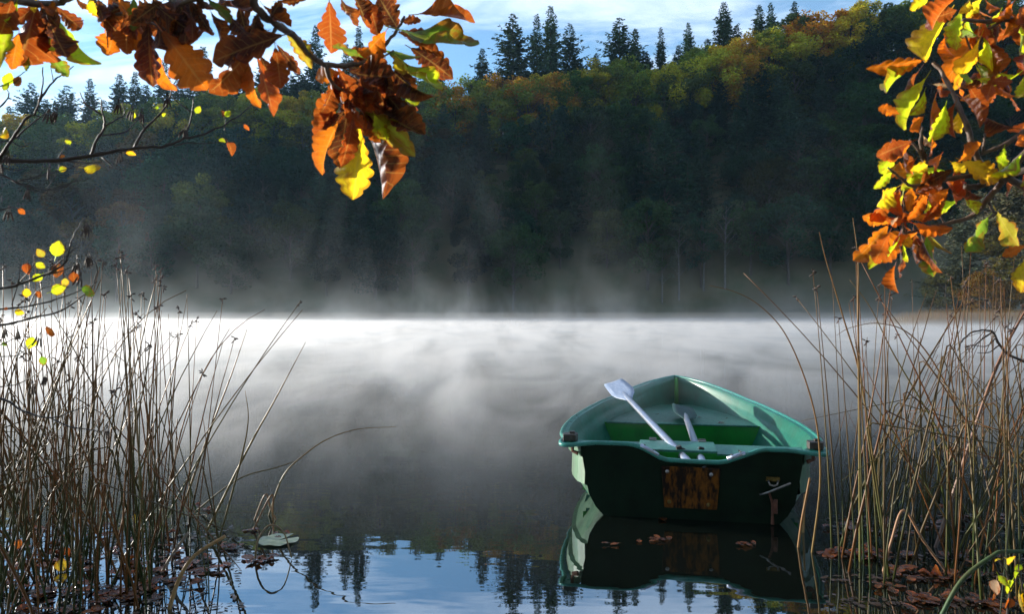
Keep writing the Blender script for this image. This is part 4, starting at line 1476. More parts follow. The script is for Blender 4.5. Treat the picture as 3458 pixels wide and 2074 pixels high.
alA = empty('alder_branch', P(-60, 545, 1.85))
tag(alA, 'nearly bare alder branch with catkins reaching in from the left above the mist', 'branch')
da = lambda x, y: 1.85 + 0.0001 * x + 0.03 * math.sin(y * 0.013 + x * 0.004)
AT = [
    ([(-400, 560), (-150, 548), (0, 540), (150, 545), (300, 527), (450, 500), (560, 494), (625, 468), (720, 440), (790, 402), (860, 345)], 0.0085, 0.0012),
    ([(0, 532), (40, 475), (85, 402), (120, 380), (140, 310), (146, 228)], 0.005, 0.0015), ([(130, 345), (180, 275), (215, 248), (250, 222)], 0.003, 0.001), ([(180, 275), (172, 228)], 0.0015, 0.001),
    ([(118, 390), (172, 400)], 0.0018, 0.001), ([(55, 465), (110, 415), (165, 375), (180, 365)], 0.0025, 0.001), ([(0, 478), (40, 478)], 0.002, 0.0015), ([(42, 480), (75, 495), (108, 480)], 0.0018, 0.001),
    ([(307, 525), (328, 470), (352, 432), (352, 400), (345, 370), (342, 335)], 0.0045, 0.0015), ([(345, 388), (290, 350), (270, 310)], 0.003, 0.0012), ([(355, 425), (390, 405), (420, 385), (412, 345)], 0.0025, 0.001),
    ([(345, 458), (420, 447), (445, 425), (468, 402)], 0.0025, 0.001), ([(452, 500), (485, 440), (530, 395), (565, 352), (585, 290), (610, 245)], 0.004, 0.0012), ([(488, 432), (468, 405)], 0.002, 0.001),
    ([(565, 488), (595, 460), (620, 438)], 0.002, 0.001), ([(622, 468), (645, 400), (653, 330)], 0.003, 0.0012), ([(645, 378), (600, 345), (578, 318)], 0.002, 0.001),
    ([(590, 492), (640, 482), (690, 484), (755, 478)], 0.0022, 0.001), ([(345, 530), (390, 568), (437, 574)], 0.0025, 0.001), ([(225, 545), (300, 550), (382, 545)], 0.002, 0.001),
    ([(-300, 580), (-80, 585), (0, 590), (80, 625), (170, 641), (240, 620), (292, 572)], 0.004, 0.001), ([(60, 612), (150, 590), (210, 575), (262, 560)], 0.0022, 0.001), ([(170, 640), (270, 608), (298, 602)], 0.0018, 0.001),
    ([(-50, 560), (0, 567), (60, 575), (96, 562)], 0.002, 0.001), ([(198, 530), (215, 505), (235, 482)], 0.0018, 0.001), ([(160, 637), (195, 580), (200, 555)], 0.0015, 0.001), ([(40, 610), (100, 640), (150, 650)], 0.0015, 0.001),
    ([(758, 440), (762, 405), (755, 395)], 0.0015, 0.001), ([(780, 410), (830, 415)], 0.0012, 0.001),
    ([(-120, 420), (0, 360), (30, 318), (22, 300)], 0.003, 0.001), ([(-60, 310), (0, 292), (55, 262), (85, 240)], 0.002, 0.001), ([(-60, 735), (0, 712), (40, 700), (70, 708)], 0.002, 0.001),
]
twig_mesh(alA, AT, da, M['twig'], thin=0.85)
rs = random.Random(5)
AL = [(236, 488, 218, 464, 'g'), (0, 462, 44, 432, 'y'), (196, 572, 228, 568, 'g'), (284, 566, 352, 572, 'y'), (425, 516, 458, 518, 'y'), (662, 382, 672, 352, 'g'), (760, 392, 784, 370, 'g'), (760, 392, 748, 372, 'd'),
      (452, 398, 450, 376, 'g'), (770, 480, 796, 526, 'b'), (536, 366, 520, 356, 'g'), (548, 392, 556, 378, 'g'), (740, 470, 766, 480, 'g'), (202, 528, 226, 530, 'o'), (48, 288, 82, 258, 'd'), (20, 290, 45, 240, 'g'), (12, 305, 28, 272, 'g'),
      (608, 228, 592, 182, 'l'), (62, 705, 84, 726, 'r'), (824, 420, 846, 436, 'r')]
for (a_, b_, c2, d2, col, ) in AL:
    dd = da(a_, b_)
    put_leaf(alA, ALD, P(a_, b_, dd), P(c2, d2, dd), col, 0.54, rs, tilt=0.01)
for (x, y) in [(192, 366), (402, 338), (448, 362), (480, 370), (566, 318), (406, 510), (28, 512), (168, 560), (95, 628), (628, 425), (30, 700), (165, 372), (5, 540)]:
    put_catkin(alA, x, y, da(x, y), 0.85)

alB = empty('alder_branch', P(-60, 1060, 2.0))
tag(alB, 'low alder spray with green leaves in front of the left rushes', 'branch')
db = lambda x, y: 2.0 + 0.02 * math.sin(y * 0.02)
BT = [
    ([(-300, 1000), (0, 975), (90, 950), (170, 920), (220, 885), (238, 825), (262, 770), (288, 735)], 0.005, 0.0012), ([(-300, 1060), (0, 1045), (150, 1022), (280, 978), (330, 950)], 0.004, 0.001),
    ([(-300, 1120), (0, 1098), (90, 1078), (200, 1052), (280, 1000), (322, 955)], 0.005, 0.001), ([(180, 905), (240, 850), (282, 820)], 0.002, 0.001), ([(318, 952), (328, 905), (302, 856)], 0.002, 0.001),
    ([(60, 960), (110, 900), (115, 860)], 0.002, 0.001), ([(150, 930), (210, 915), (265, 890)], 0.002, 0.001), ([(40, 1030), (60, 960), (70, 885)], 0.0018, 0.001), ([(100, 1030), (130, 980), (210, 960)], 0.002, 0.001),
    ([(-200, 1310), (0, 1345), (80, 1390), (170, 1412), (250, 1388), (318, 1360)], 0.0045, 0.001), ([(170, 1412), (230, 1440), (300, 1452), (342, 1458), (368, 1440)], 0.0025, 0.001), ([(-100, 1180), (0, 1165), (60, 1140), (120, 1140)], 0.002, 0.001),
    ([(-100, 1220), (0, 1205), (60, 1200), (110, 1160)], 0.002, 0.001), ([(240, 830), (215, 790)], 0.001, 0.0008), ([(-50, 1310), (50, 1300), (130, 1260), (150, 1230)], 0.002, 0.001),
]
twig_mesh(alB, BT, db, M['twig'], thin=0.85)
BLV = [(188, 866, 202, 805, 'g'), (148, 868, 124, 838, 'l'), (122, 888, 148, 908, 'g'), (140, 928, 112, 958, 'g'), (172, 986, 222, 966, 'g'), (196, 890, 190, 945, 'd'), (248, 918, 252, 962, 'b'), (276, 975, 334, 996, 'G'), (92, 890, 98, 930, 'b'),
       (90, 975, 80, 1010, 'y'), (122, 985, 138, 1008, 'b'), (50, 1050, 78, 1062, 'y'), (152, 1112, 204, 1122, 'r'), (112, 1140, 92, 1182, 'g'), (140, 1205, 150, 1240, 'G'), (222, 940, 216, 975, 'l'), (5, 1165, 30, 1160, 'G'), (15, 1040, 30, 1050, 'b')]
for (a_, b_, c2, d2, col) in BLV:
    put_leaf(alB, ALD, P(a_, b_, 2.0), P(c2, d2, 2.0), col, 0.6, rs, tilt=0.012)
for (x, y) in [(175, 885), (260, 880), (272, 925), (18, 1100), (60, 1105), (135, 1128), (300, 855), (290, 860), (160, 1260), (110, 1290), (285, 745), (295, 760), (362, 1440)]:
    put_catkin(alB, x, y, 2.0, 0.85)

# ---- yellow leafed sprig, bottom right
sp_ = empty('shrub_sprig', P(3470, 2100, 1.95))
tag(sp_, 'yellow leaved sprig poking in at the bottom right corner', 'shrub')
twig_mesh(sp_, [([(3420, 2300), (3400, 2150), (3408, 2000), (3400, 1940), (3370, 1890)], 0.004, 0.0012), ([(3500, 2250), (3470, 2080), (3445, 1950), (3440, 1890)], 0.004, 0.0012), ([(3408, 2000), (3430, 1960), (3450, 1925)], 0.002, 0.001)], lambda x, y: 1.95, M['twig'])
for (a_, b_, c2, d2, col) in [(3372, 1945, 3386, 1985, 'g'), (3420, 1960, 3392, 2010, 'g'), (3405, 1985, 3405, 1955, 'g'), (3440, 1995, 3430, 2074, 'y'), (3440, 1935, 3420, 1955, 'g'), (3400, 1888, 3445, 1905, 'y'), (3450, 1910, 3430, 1935, 'g'),
                              (3445, 1930, 3465, 1955, 'g'), (3410, 2020, 3398, 2062, 'r'), (3380, 1890, 3366, 1900, 'y'), (3460, 2000, 3462, 2060, 'y'), (3365, 1960, 3345, 2010, 't'), (3458, 1980, 3475, 2010, 'g')]:
    put_leaf(sp_, ALD, P(a_, b_, 1.95), P(c2, d2, 1.95), col, 0.66, rs, tilt=0.015)

# ------------------------------------------------------------------ rushes
def rush_shape(kind, rs):
    """unit height stem from the origin; returns points"""
    if kind == 'straight':
        lx, ly = rs.uniform(-0.10, 0.10), rs.uniform(-0.1, 0.1)
        c_ = rs.uniform(-0.05, 0.05)
        return [(lx * t_ + c_ * t_ * t_, ly * t_, t_) for t_ in [i / 9 for i in range(10)]]
    if kind == 'lean':
        lx = rs.uniform(0.2, 0.55)
        c_ = rs.uniform(-0.06, 0.16)
        return [(lx * t_ + c_ * t_ * t_, rs.uniform(-.002, .002), t_ * (1 - 0.05 * t_)) for t_ in [i / 9 for i in range(10)]]
    if kind == 'arch':
        k_ = rs.uniform(0.35, 0.75)
        pts_ = []
        p_ = Vector((0, 0, 0))
        a_ = rs.uniform(0.0, 0.15)
        for i in range(15):
            pts_.append(tuple(p_))
            f_ = i / 14
            a_ += (0.02 + 0.30 * f_ ** 2.0) * k_ * 1.5
            p_ = p_ + Vector((math.sin(a_), 0, math.cos(a_))) / 12
        return pts_
    if kind == 'broken':
        kz = rs.uniform(0.45, 0.8)
        lx = rs.uniform(-0.05, 0.18)
        ang = rs.uniform(1.7, 2.7)
        ln_ = rs.uniform(0.35, 0.7)
        pts_ = [(lx * t_, 0, kz * t_) for t_ in (0, .25, .5, .75, .97)]
        e_ = Vector(pts_[-1])
        d_ = Vector((math.sin(ang), rs.uniform(-.2, .2), math.cos(ang)))
        for t_ in (0.03, 0.3, 0.65, 1.0):
            q_ = e_ + d_ * ln_ * t_ + Vector((0, 0, 0.02 * (1 - t_)))
            q_.z = max(q_.z, 0.01)
            pts_.append(tuple(q_))
        return pts_
    if kind == 'stub':
        return [(0.02 * t_, 0, t_) for t_ in (0, .3, .6, 1.0)]


def rush_mesh(pts_, r0=0.0062, r1=0.0012, blunt=False):
    mb_ = MB()
    n_ = len(pts_)
    p_ = [Vector(q) for q in pts_]
    p_[0] = p_[0] - Vector((0, 0, 0.05))
    mb_.tube(p_, [r0 + (r1 - r0) * (i / (n_ - 1)) ** 1.25 if not blunt else r0 * (1 - 0.12 * i / n_) for i in range(n_)], 5)
    return mb_.mesh('stem', M['rush'], True)


rs = random.Random(77)
RUSH = {k: [] for k in ('straight', 'lean', 'arch', 'broken', 'stub')}
for k, n_ in (('straight', 9), ('lean', 9), ('arch', 6), ('broken', 8), ('stub', 3)):
    for i in range(n_):
        pts_ = rush_shape(k, rs)
        RUSH[k].append((rush_mesh(pts_, r0=rs.uniform(0.0026, 0.0047), blunt=(k == 'stub')), pts_[-1]))
mb = MB()
for k in range(7):
    a = k * 0.9
    c0 = Vector((0.006 * math.cos(a), 0.006 * math.sin(a), -0.004 * k + 0.01))
    d_ = Vector((math.cos(a), math.sin(a), 0.5 - 0.2 * k)).normalized()
    mb.tube([c0 - d_ * 0.006, c0, c0 + d_ * 0.009, c0 + d_ * 0.014], [0.0006, 0.0028, 0.0026, 0.0005], 5)
SEED = mb.mesh('seed_head', M['catkin'], True)
RCOL = [(0.024, 0.048, 0.011), (0.040, 0.050, 0.012), (0.11, 0.043, 0.008), (0.14, 0.058, 0.014), (0.054, 0.038, 0.010), (0.014, 0.032, 0.010)]


def add_stem(parent, kind, x, y, h, rz, rs, col=None, thick=1.0):
    me_, tip = rs.choice(RUSH[kind])
    o = link('stem', me_, parent)
    o.location = Vector((x, y, 0)) - parent.location
    o.rotation_euler = (rs.uniform(-0.05, 0.05), rs.uniform(-0.05, 0.05), rz)
    o.scale = (h if kind != 'straight' else 1.0 * thick, h if kind != 'straight' else thick, h)
    if kind in ('lean', 'arch', 'broken'):
        o.scale = (h, h * 1.0, h)
    c_ = col or rs.choices(RCOL, [3, 2.2, 2.4, 2.2, 2, 1.6])[0]
    k_ = rs.uniform(0.75, 1.25)
    o.color = (c_[0] * k_, c_[1] * k_, c_[2] * k_, 1)
    if kind in ('straight', 'lean') and rs.random() < 0.5 and h > 0.9:
        s_ = link('seed_head', SEED, o)
        s_.location = tip
        s_.scale = (1 / o.scale[0] * 0.95, 1 / o.scale[1] * 0.95, 1 / o.scale[2] * 0.95)
        s_.rotation_euler = (0, rs.uniform(-.5, .5), rs.uniform(0, 6.28))
    return o


def clump(label, px0, px1, d0, d1, n_, hr, weights, seed, wind=0.0, cat='rushes', group=None, bias=1.0, keep=False):
    """px in the 2474 frame at the clump's own distance"""
    rs = random.Random(seed)
    dm = (d0 + d1) / 2
    xm = ((px0 + px1) / 2 - 1237) / 1800 * dm
    o = empty('rush_clump', (xm, dm, 0))
    tag(o, label, cat, group)
    for i in range(n_):
        d_ = rs.uniform(d0, d1)
        px = px0 + (px1 - px0) * rs.random() ** bias
        x = (px - 1237) / 1800 * d_
        k = rs.choices(['straight', 'lean', 'arch', 'broken', 'stub'], weights)[0]
        h = rs.uniform(*hr)
        if k == 'stub':
            h = rs.uniform(0.2, 0.7)
        if k == 'arch':
            h *= 0.85
        rz = rs.uniform(0, 6.28)
        if (keep or (wind and px < 2230)) and k in ('lean', 'arch', 'broken'):
            rz = rs.uniform(-0.9, 0.9)
        elif wind and k in ('lean', 'arch') and rs.random() < 0.7:
            rz = (0 if wind > 0 else math.pi) + rs.uniform(-0.6, 0.6)
        add_stem(o, k, x, d_, h, rz, rs, col=rs.choices(RCOL, [4, 3.2, 1.2, 0.8, 2, 2.4])[0] if px0 > 1900 else None)
    return o


clump('dense rushes crowding the left picture edge in front', -170, 150, 2.55, 3.3, 80, (0.85, 1.30), [6, 4, 0.7, 1.2, .3], 1)
clump('rushes behind the low alder spray near the left edge', -120, 230, 3.3, 4.6, 72, (0.95, 1.45), [6, 3, 0.6, 1, .3], 2)
clump('thick stand of rushes in the middle of the left bed', 170, 420, 2.75, 3.7, 68, (0.90, 1.38), [7, 3, 0.6, 1, .4], 3)
clump('taller rushes with seed heads toward the open water side of the left bed', 330, 480, 3.2, 4.2, 20, (0.95, 1.40), [8, 2.0, 0.5, 0.8, .5], 4)
clump('sparse rushes at the outer right end of the left bed', 470, 560, 2.9, 3.9, 6, (0.5, 0.9), [4, 2, 0.5, 2, 0.3], 5)

clump('first few tall rushes right of the boat', 2000, 2120, 3.1, 4.1, 17, (1.0, 1.5), [6, 2.5, 0.5, 1.2, 1.2], 11, keep=True)
clump('tangle of leaning and broken rushes in the right bed', 2090, 2330, 3.0, 4.4, 52, (0.9, 1.40), [3, 6, 1.1, 3.5, .5], 12, wind=1)
clump('dense rushes along the right picture edge', 2300, 2560, 2.8, 4.4, 72, (0.95, 1.45), [4, 5, 0.8, 2, .3], 13, wind=1)
clump('short dark broken rushes in the water behind the right bed', 1990, 2420, 4.3, 5.2, 28, (0.3, 0.65), [1, 3, 0.3, 6, 1], 14, keep=True)


def solo(label, pts_, d, r0=0.006, r1=0.0014, col=(0.12, 0.09, 0.03), name='rush', base=None):
    """single traced stem; first photo point stands in the water, the rest near its distance"""
    g_ = G(*pts_[0])
    dd = g_.y
    ctrl = [g_ - Vector((0, 0, 0.04))] + [P(x, y, dd + (d - 1) * i * 0.05) for i, (x, y) in enumerate(pts_[1:])]
    n_ = max(8, 5 * len(ctrl))
    cp = curve_pts(ctrl, n_)
    o = empty(name, g_)
    mb_ = MB()
    mb_.tube([p - g_ for p in cp], [r0 + (r1 - r0) * (i / (n_ - 1)) ** 1.2 for i in range(n_)], 6)
    me_ = mb_.mesh(name, M['rush'], True)
    bpy.data.objects.remove(o)
    o = link(name, me_, None, g_)
    o.color = (*col, 1)
    return tag(o, label, 'rush')


solo('long single rush arching up beside the boat stern over its right corner', [(2738, 1868), (2768, 1660), (2766, 1500), (2745, 1370), (2700, 1230), (2640, 1110), (2560, 1028), (2480, 985), (2396, 964)], 1, 0.0048, 0.0012, (0.20, 0.13, 0.04))
solo('straight leaning rush furthest right of the left bed tip', [(684, 1800), (834, 1523), (940, 1330), (1032, 1156)], 1, 0.007, 0.0012, (0.15, 0.12, 0.035))
solo('leaning rush crossing the farthest right one of the left bed', [(590, 1770), (700, 1480), (780, 1270), (834, 1113)], 1, 0.0065, 0.0012, (0.17, 0.11, 0.04))
solo('bent rush bowing left with a curved tip at the outer left bed', [(735, 1815), (812, 1560), (838, 1420), (828, 1320)], 1, 0.0055, 0.0012, (0.10, 0.09, 0.03))
solo('rush arching right over the open misty water', [(900, 1742), (955, 1612), (1030, 1535), (1110, 1482), (1210, 1450), (1338, 1442)], 1, 0.006, 0.0012, (0.16, 0.13, 0.06))
solo('low rush sweeping right below the arching one', [(632, 1728), (800, 1622), (940, 1578), (1032, 1545)], 1, 0.006, 0.0012, (0.09, 0.08, 0.03))
solo('left leg of the folded rush tripod by the lily pad', [(850, 1756), (895, 1672), (912, 1712), (945, 1783)], 1, 0.005, 0.004, (0.22, 0.13, 0.06))
solo('right leg of the folded rush tripod by the lily pad', [(841, 1793), (916, 1674), (921, 1740), (926, 1826)], 1, 0.005, 0.004, (0.22, 0.12, 0.05))
solo('small hoop of bent rush over the lily pad', [(858, 1890), (872, 1825), (912, 1775), (958, 1800), (985, 1885)], 1, 0.005, 0.003, (0.20, 0.15, 0.08))
solo('thick pale broken rush leaning in the front of the left bed', [(562, 2058), (600, 1970), (655, 1880), (760, 1812)], 1, 0.0085, 0.007, (0.34, 0.21, 0.09))
solo('grey broken rush stalk lying across the left bed front', [(528, 1935), (585, 1870), (636, 1800)], 1, 0.007, 0.006, (0.30, 0.24, 0.18))
solo('smooth green rush curving across the bottom right corner', [(3160, 2082), (3245, 1965), (3350, 1880), (3400, 1864), (3560, 1868)], 1, 0.0085, 0.006, (0.035, 0.075, 0.03))
solo('tan rush folded like a roof in front of the right bed', [(2975, 1930), (3010, 1830), (3052, 1724), (3120, 1830), (3222, 1968)], 1, 0.0055, 0.0055, (0.32, 0.18, 0.10))
solo('rush bowing left over the misty water from the right bed', [(3330, 1660), (3250, 1420), (3150, 1220), (3060, 1120), (2960, 1092), (2870, 1108), (2826, 1132)], 1, 0.006, 0.0012, (0.18, 0.12, 0.04))
solo('long green stem cutting diagonally through the right bed', [(3330, 1790), (3260, 1640), (3160, 1440), (3020, 1200), (2940, 1040), (2870, 945)], 1, 0.006, 0.0012, (0.07, 0.12, 0.03))
solo('tallest rush with a seed tip left of the right bed', [(2905, 1900), (2902, 1500), (2898, 1050), (2898, 880), (2880, 735)], 1, 0.006, 0.0014, (0.12, 0.12, 0.035))
solo('tall thin rush leaning left beside the tallest one', [(2975, 1750), (2910, 1300), (2850, 1080), (2790, 880), (2766, 782)], 1, 0.006, 0.0014, (0.12, 0.11, 0.035))
solo('violet tinged rush slanting up through the right bed', [(3150, 1850), (3260, 1540), (3360, 1250), (3440, 1090), (3480, 1020)], 1, 0.0075, 0.004, (0.24, 0.17, 0.14))
solo('thick tan cut off rush next to the boat', [(2692, 1850), (2706, 1770), (2720, 1695), (2735, 1615)], 1, 0.006, 0.0055, (0.24, 0.13, 0.05))
solo('short pale reed stub standing at the boat corner', [(2712, 1800), (2716, 1700), (2718, 1670)], 1, 0.006, 0.005, (0.30, 0.20, 0.08))

# dead twig in the right bed
tw = empty('dead_twig', P(3480, 1230, 3.4))
tag(tw, 'dark crooked dead twig among the right rushes', 'twig')
twig_mesh(tw, [([(3560, 1260), (3420, 1205), (3375, 1165), (3350, 1120), (3290, 1120), (3250, 1150), (3235, 1185)], 0.007, 0.002), ([(3350, 1122), (3300, 1160), (3280, 1190)], 0.004, 0.0015), ([(3360, 1145), (3330, 1170), (3275, 1165)], 0.003, 0.0015),
               ([(3375, 1165), (3340, 1190), (3300, 1192)], 0.003, 0.0015)], lambda x, y: 3.4, M['twig'])

# ------------------------------------------------------------------ floating leaves
WET = [oak_leaf_mesh(40 + i, M['wet_leaf'], rows=12, fold=fo, bend=be, wave=wa) for i, (fo, be, wa) in enumerate([(0.10, 0.03, 0.05), (0.2, -0.08, 0.12), (0.05, 0.0, 0.08), (0.35, -0.12, 0.2)])]
WET += [alder_leaf_mesh(50 + i, M['wet_leaf'], fold=fo, bend=be) for i, (fo, be) in enumerate([(0.08, 0.03), (0.15, -0.1)])]
FC = [(0.06, 0.026, 0.013), (0.09, 0.034, 0.012), (0.03, 0.017, 0.013), (0.13, 0.05, 0.016), (0.06, 0.04, 0.03), (0.20, 0.06, 0.010)]


def floating(px, py, rs, label, group, size=None, col=None, z=0.006):
    g_ = G(px, py)
    o = link('floating_leaf', rs.choice(WET))
    s_ = size or rs.uniform(0.045, 0.095)
    o.location = (g_.x, g_.y, z + rs.uniform(0, 0.004))
    o.rotation_euler = (rs.uniform(-0.07, 0.07), rs.uniform(-0.07, 0.07), rs.uniform(0, 6.28))
    o.scale = (s_, s_, s_)
    c_ = col or rs.choice(FC)
    k_ = rs.uniform(0.7, 1.3)
    o.color = (c_[0] * k_, c_[1] * k_, c_[2] * k_, 1)
    tag(o, label, 'leaf', group)


rs = random.Random(9)
n_ = 0
while n_ < 150:
    py = rs.uniform(1790, 2090)
    px = rs.uniform(-40, 860)
    if px > 300 + 520 * (1 - abs(py - 1900) / 220) + rs.uniform(-150, 60):
        continue
    floating(px, py, rs, 'brown dead leaf floating among the left rushes', 'leaves afloat in the left rushes')
    n_ += 1
for (cx_, cy_, w_, h_, k) in [(2960, 1880, 130, 14, 16), (3030, 1930, 60, 10, 7), (3200, 1956, 110, 12, 16), (3130, 2030, 90, 12, 14), (3340, 2040, 100, 14, 14), (2830, 1870, 90, 10, 12), (3300, 1890, 110, 12, 12), (3000, 1780, 230, 40, 26), (3250, 1760, 200, 40, 24), (3000, 1985, 40, 6, 5)]:
    for _ in range(k):
        floating(cx_ + rs.gauss(0, w_ * 0.5), cy_ + rs.gauss(0, h_ * 0.5), rs, 'brown dead leaf floating among the right rushes', 'leaves afloat in the right rushes')
for (cx_, cy_, w_, h_, k) in [(2215, 1828, 55, 6, 9), (2540, 1846, 45, 5, 6), (2075, 1840, 30, 3, 3), (2600, 1758, 25, 4, 3), (2240, 1755, 20, 2, 2)]:
    for _ in range(k):
        floating(cx_ + rs.gauss(0, w_ * 0.5), cy_ + rs.gauss(0, h_ * 0.5), rs, 'brown dead leaf floating just behind the boat stern', 'leaves afloat behind the boat', size=rs.uniform(0.03, 0.06))
for (cx_, cy_, w_, h_, k) in [(890, 1894, 60, 6, 11), (770, 1850, 55, 8, 9), (935, 1812, 40, 4, 4), (860, 1790, 20, 3, 3), (700, 1720, 40, 6, 5)]:
    for _ in range(k):
        floating(cx_ + rs.gauss(0, w_ * 0.5), cy_ + rs.gauss(0, h_ * 0.5), rs, 'brown dead leaf floating near the lily pad and folded rushes', 'leaves afloat near the lily pad', size=rs.uniform(0.03, 0.07))
for (px, py, col, lab) in [(205, 1935, 'y', 'bright yellow leaf standing up from the water in the left rushes'), (455, 1772, 'y', 'small yellow leaf afloat at the back of the left rushes'), (235, 1885, 'r', 'dark red curled leaf in the left rushes'),
                           (40, 1870, 'o', 'orange leaf afloat near the lower left edge'), (3185, 1956, 'o', 'orange curled leaf in the leaf raft of the right rushes'), (3357, 2035, 'o', 'orange upright leaf beside the yellow sprig')]:
    g_ = G(px, py)
    o = put_leaf(None, WET, g_ + Vector((0, 0, 0.004)), g_ + Vector((rs.uniform(-.02, .02), 0.01, 0.055)), col, 0.7, rs, roll=0.2, name='floating_leaf')
    tag(o, lab, 'leaf')

# small bits of leaf litter between the floating leaves (uncountable)
nl = 1500
rl = np.random.default_rng(12)
vv, qq = [], []
for i in range(nl):
    if i < 900:
        g_ = G(rl.uniform(-40, 820), rl.uniform(1770, 2090))
        if g_.x > -0.15 * g_.y - 0.25 - rl.uniform(0, 0.8):
            continue
    else:
        g_ = G(rl.uniform(2780, 3480), rl.choice([1885, 1955, 2035, 1790, 1760]) + rl.normal() * 10)
    s_ = rl.uniform(0.006, 0.022)
    a = rl.uniform(0, 6.28)
    k = len(vv)
    for j in range(4):
        r_ = s_ * (1.0 if j % 2 == 0 else 0.5) * rl.uniform(0.8, 1.2)
        vv.append((g_.x + r_ * math.cos(a + j * 1.57), g_.y + r_ * math.sin(a + j * 1.57), 0.004 + rl.uniform(0, 0.003)))
    qq.append((k, k + 1, k + 2, k + 3))
M['litter'] = principled('litter', (0.06, 0.03, 0.015), 0.35, dark=(0.035, 0.02, 0.012), scale=9, thresh=(0.45, 0.55))
lo_ = link('leaf_litter', np_mesh('leaf_litter', np.array(vv), np.array(qq), M['litter']))
tag(lo_, 'scattered bits of brown leaf litter on the water among the rushes', 'litter', None, 'stuff')

mw = Matrix.Translation(boat.location) @ Matrix.Rotation(-YAW, 4, 'Z')
for (x, y, s_, lab) in [(0.18, 2.1, 0.05, 'dark leaf on the bow seat beside the dark oar blade'), (0.33, 1.85, 0.06, 'dark leaf near the right front edge of the bow seat'), (0.05, 2.42, 0.06, 'curled dark leaf far up in the bow of the boat'),
                        (0.36, 2.05, 0.035, 'small dark leaf against the right side of the bow seat'), (-0.2, 2.2, 0.04, 'small dark leaf on the left of the bow seat'), (0.30, 0.42, 0.035, 'small dark leaf on the stern bench right of the hatch')]:
    o = link('fallen_leaf', rs.choice(WET))
    o.location = mw @ Vector((x, y, (ZB if y > 1 else ZT) + 0.006))
    o.rotation_euler = (0, 0, rs.uniform(0, 6.28))
    o.scale = (s_, s_, s_)
    o.color = (0.03, 0.02, 0.012, 1)
    tag(o, lab, 'leaf')

# lily pad
m, t = mat_new('lily_pad')
b = N(t, 'ShaderNodeBsdfPrincipled')
L(t, mixc(t, ramp(t, noise_n(t, 30, 5, 0.6, objcoord(t)), [(0.4, 0.0), (0.65, 1.0)]), (0.20, 0.26, 0.14), (0.36, 0.38, 0.26)), b.inputs['Base Color'])
b.inputs['Roughness'].default_value = 0.3
out(t, b.outputs[0])
g_ = G(940, 1829)
vv = [(0, 0, 0.0)]
K = 40
for k in range(K):
    a = 0.25 + (2 * math.pi - 0.5) * k / (K - 1)
    r = 0.098 * (1 + 0.03 * math.sin(5 * a))
    vv.append((0.6 * r * math.cos(a), 0.6 * r * math.sin(a), 0.001))
for k in range(K):
    a = 0.25 + (2 * math.pi - 0.5) * k / (K - 1)
    r = 0.098 * (1 + 0.03 * math.sin(5 * a))
    vv.append((r * math.cos(a), r * math.sin(a), 0.004 + 0.003 * math.sin(7 * a)))
ff = [(0, 1 + k, 2 + k) for k in range(K - 1)] + [(1 + k, 1 + K + k, 2 + K + k, 2 + k) for k in range(K - 1)]
me = bpy.data.meshes.new('lily_pad')
me.from_pydata(vv, [], ff)
me.materials.append(m)
o = link('lily_pad', me, None, (g_.x, g_.y, 0.005))
o.rotation_euler = (0, 0, 0.8)
tag(o, 'pale green lily pad afloat under the folded rushes', 'lily pad')

# ------------------------------------------------------------------ mist over the lake and haze
def mist_mat(name, aniso, step):
    m, t = mat_new(name)
    m.cycles.volume_step_rate = step
    ge = N(t, 'ShaderNodeNewGeometry')
    s = N(t, 'ShaderNodeSeparateXYZ')
    L(t, ge.outputs['Position'], s.inputs[0])
    pv = N(t, 'ShaderNodeVolumePrincipled')
    pv.inputs['Color'].default_value = (0.97, 0.97, 0.98, 1)
    pv.inputs['Anisotropy'].default_value = aniso
    out(t, None, pv.outputs[0])
    return m, t, ge, s, pv


m, t, ge, s, pv = mist_mat('mist', 0.43, 0.07)
mp = N(t, 'ShaderNodeMapping')
mp.inputs['Scale'].default_value = (0.62, 0.20, 0.9)
L(t, ge.outputs['Position'], mp.inputs[0])
nb = noise_n(t, 1.0, 4, 0.64, mp.outputs[0], 0.9)
bl = math_n(t, 'MULTIPLY', math_n(t, 'EXPONENT', math_n(t, 'MULTIPLY', s.outputs[2], math_n(t, 'SUBTRACT', -2.3, math_n(t, 'MULTIPLY', s.outputs[1], 0.085)))), ramp(t, nb, [(0.40, 0.03), (0.66, 1.0)]))
near = ramp(t, math_n(t, 'DIVIDE', s.outputs[1], 40.0), [(0.12, 0.0), (0.145, 0.7), (0.21, 1.0)])
L(t, math_n(t, 'MULTIPLY', math_n(t, 'MULTIPLY', bl, near), 0.36), pv.inputs['Density'])
mb = MB()
mb.box((0, 60.0, 0.56), (240, 110, 1.10))
tag(mb.build('mist', m), 'low white blanket of mist lying on the lake', 'mist', None, 'stuff')

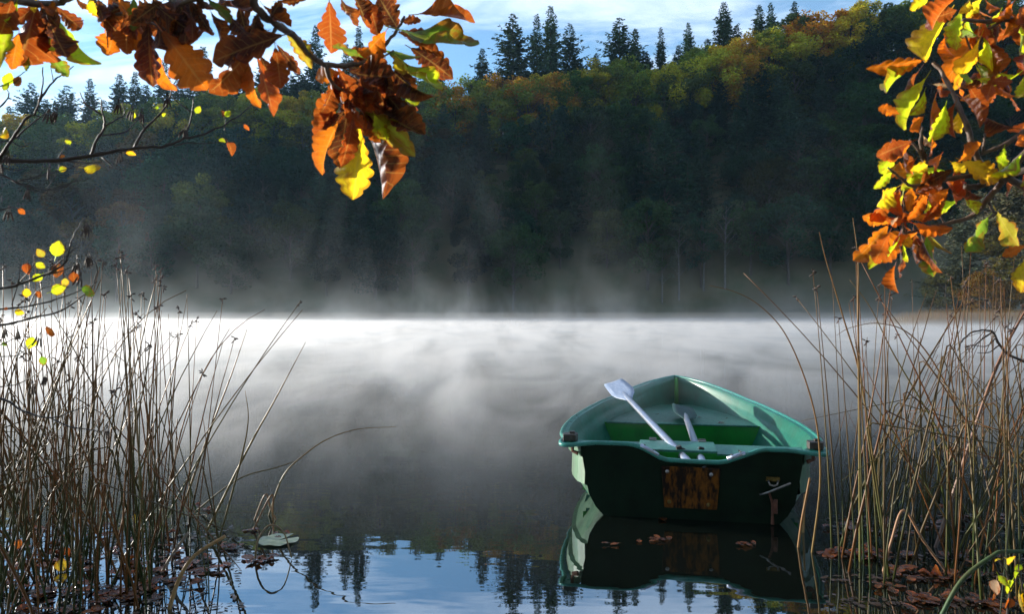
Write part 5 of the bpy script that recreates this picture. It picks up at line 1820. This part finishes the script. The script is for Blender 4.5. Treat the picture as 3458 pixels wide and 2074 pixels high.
m, t, ge, s, pv = mist_mat('mist_wisps', 0.45, 0.45)
pv.inputs['Color'].default_value = (0.86, 0.93, 1.0, 1)
mp2 = N(t, 'ShaderNodeMapping')
mp2.inputs['Scale'].default_value = (0.17, 0.035, 0.06)
mp2.inputs['Rotation'].default_value = (0, R(25), 0)
L(t, ge.outputs['Position'], mp2.inputs[0])
nw = noise_n(t, 1.0, 4, 0.62, mp2.outputs[0], 1.0)
wis = math_n(t, 'MULTIPLY', math_n(t, 'EXPONENT', math_n(t, 'MULTIPLY', s.outputs[2], -0.20)), ramp(t, nw, [(0.53, 0.0), (0.68, 1.0)]))
wis = math_n(t, 'MULTIPLY', wis, ramp(t, math_n(t, 'DIVIDE', s.outputs[1], 120.0), [(0.37, 0.0), (0.46, 1.0), (0.66, 1.0), (0.85, 0.3)]))
mp3 = N(t, 'ShaderNodeMapping')
mp3.inputs['Scale'].default_value = (0.36, 0.06, 0.24)
L(t, ge.outputs['Position'], mp3.inputs[0])
nf = noise_n(t, 1.0, 3, 0.6, mp3.outputs[0], 0.6)
fringe = math_n(t, 'MULTIPLY', math_n(t, 'EXPONENT', math_n(t, 'MULTIPLY', s.outputs[2], -0.75)), ramp(t, nf, [(0.42, 0.0), (0.68, 1.0)]))
fringe = math_n(t, 'MULTIPLY', fringe, ramp(t, math_n(t, 'DIVIDE', s.outputs[1], 120.0), [(0.37, 0.0), (0.5, 1.0)]))
L(t, math_n(t, 'ADD', math_n(t, 'MULTIPLY', wis, 0.0115), math_n(t, 'MULTIPLY', fringe, 0.022)), pv.inputs['Density'])
mb = MB()
mb.box((0, 79.0, 12.57), (230, 72, 25.1))
tag(mb.build('mist', m), 'thin wisps of mist rising in front of the far shore', 'mist', None, 'stuff')

m, t = mat_new('haze')
pv = N(t, 'ShaderNodeVolumePrincipled')
pv.inputs['Color'].default_value = (0.40, 0.70, 1.0, 1)
pv.inputs['Density'].default_value = 0.00011
pv.inputs['Anisotropy'].default_value = 0.4
out(t, None, pv.outputs[0])
mb = MB()
mb.box((0, 90, 46), (668, 428, 98))
hz = mb.build('haze', m)
tag(hz, 'thin blue morning haze in the air', 'haze', None, 'stuff')
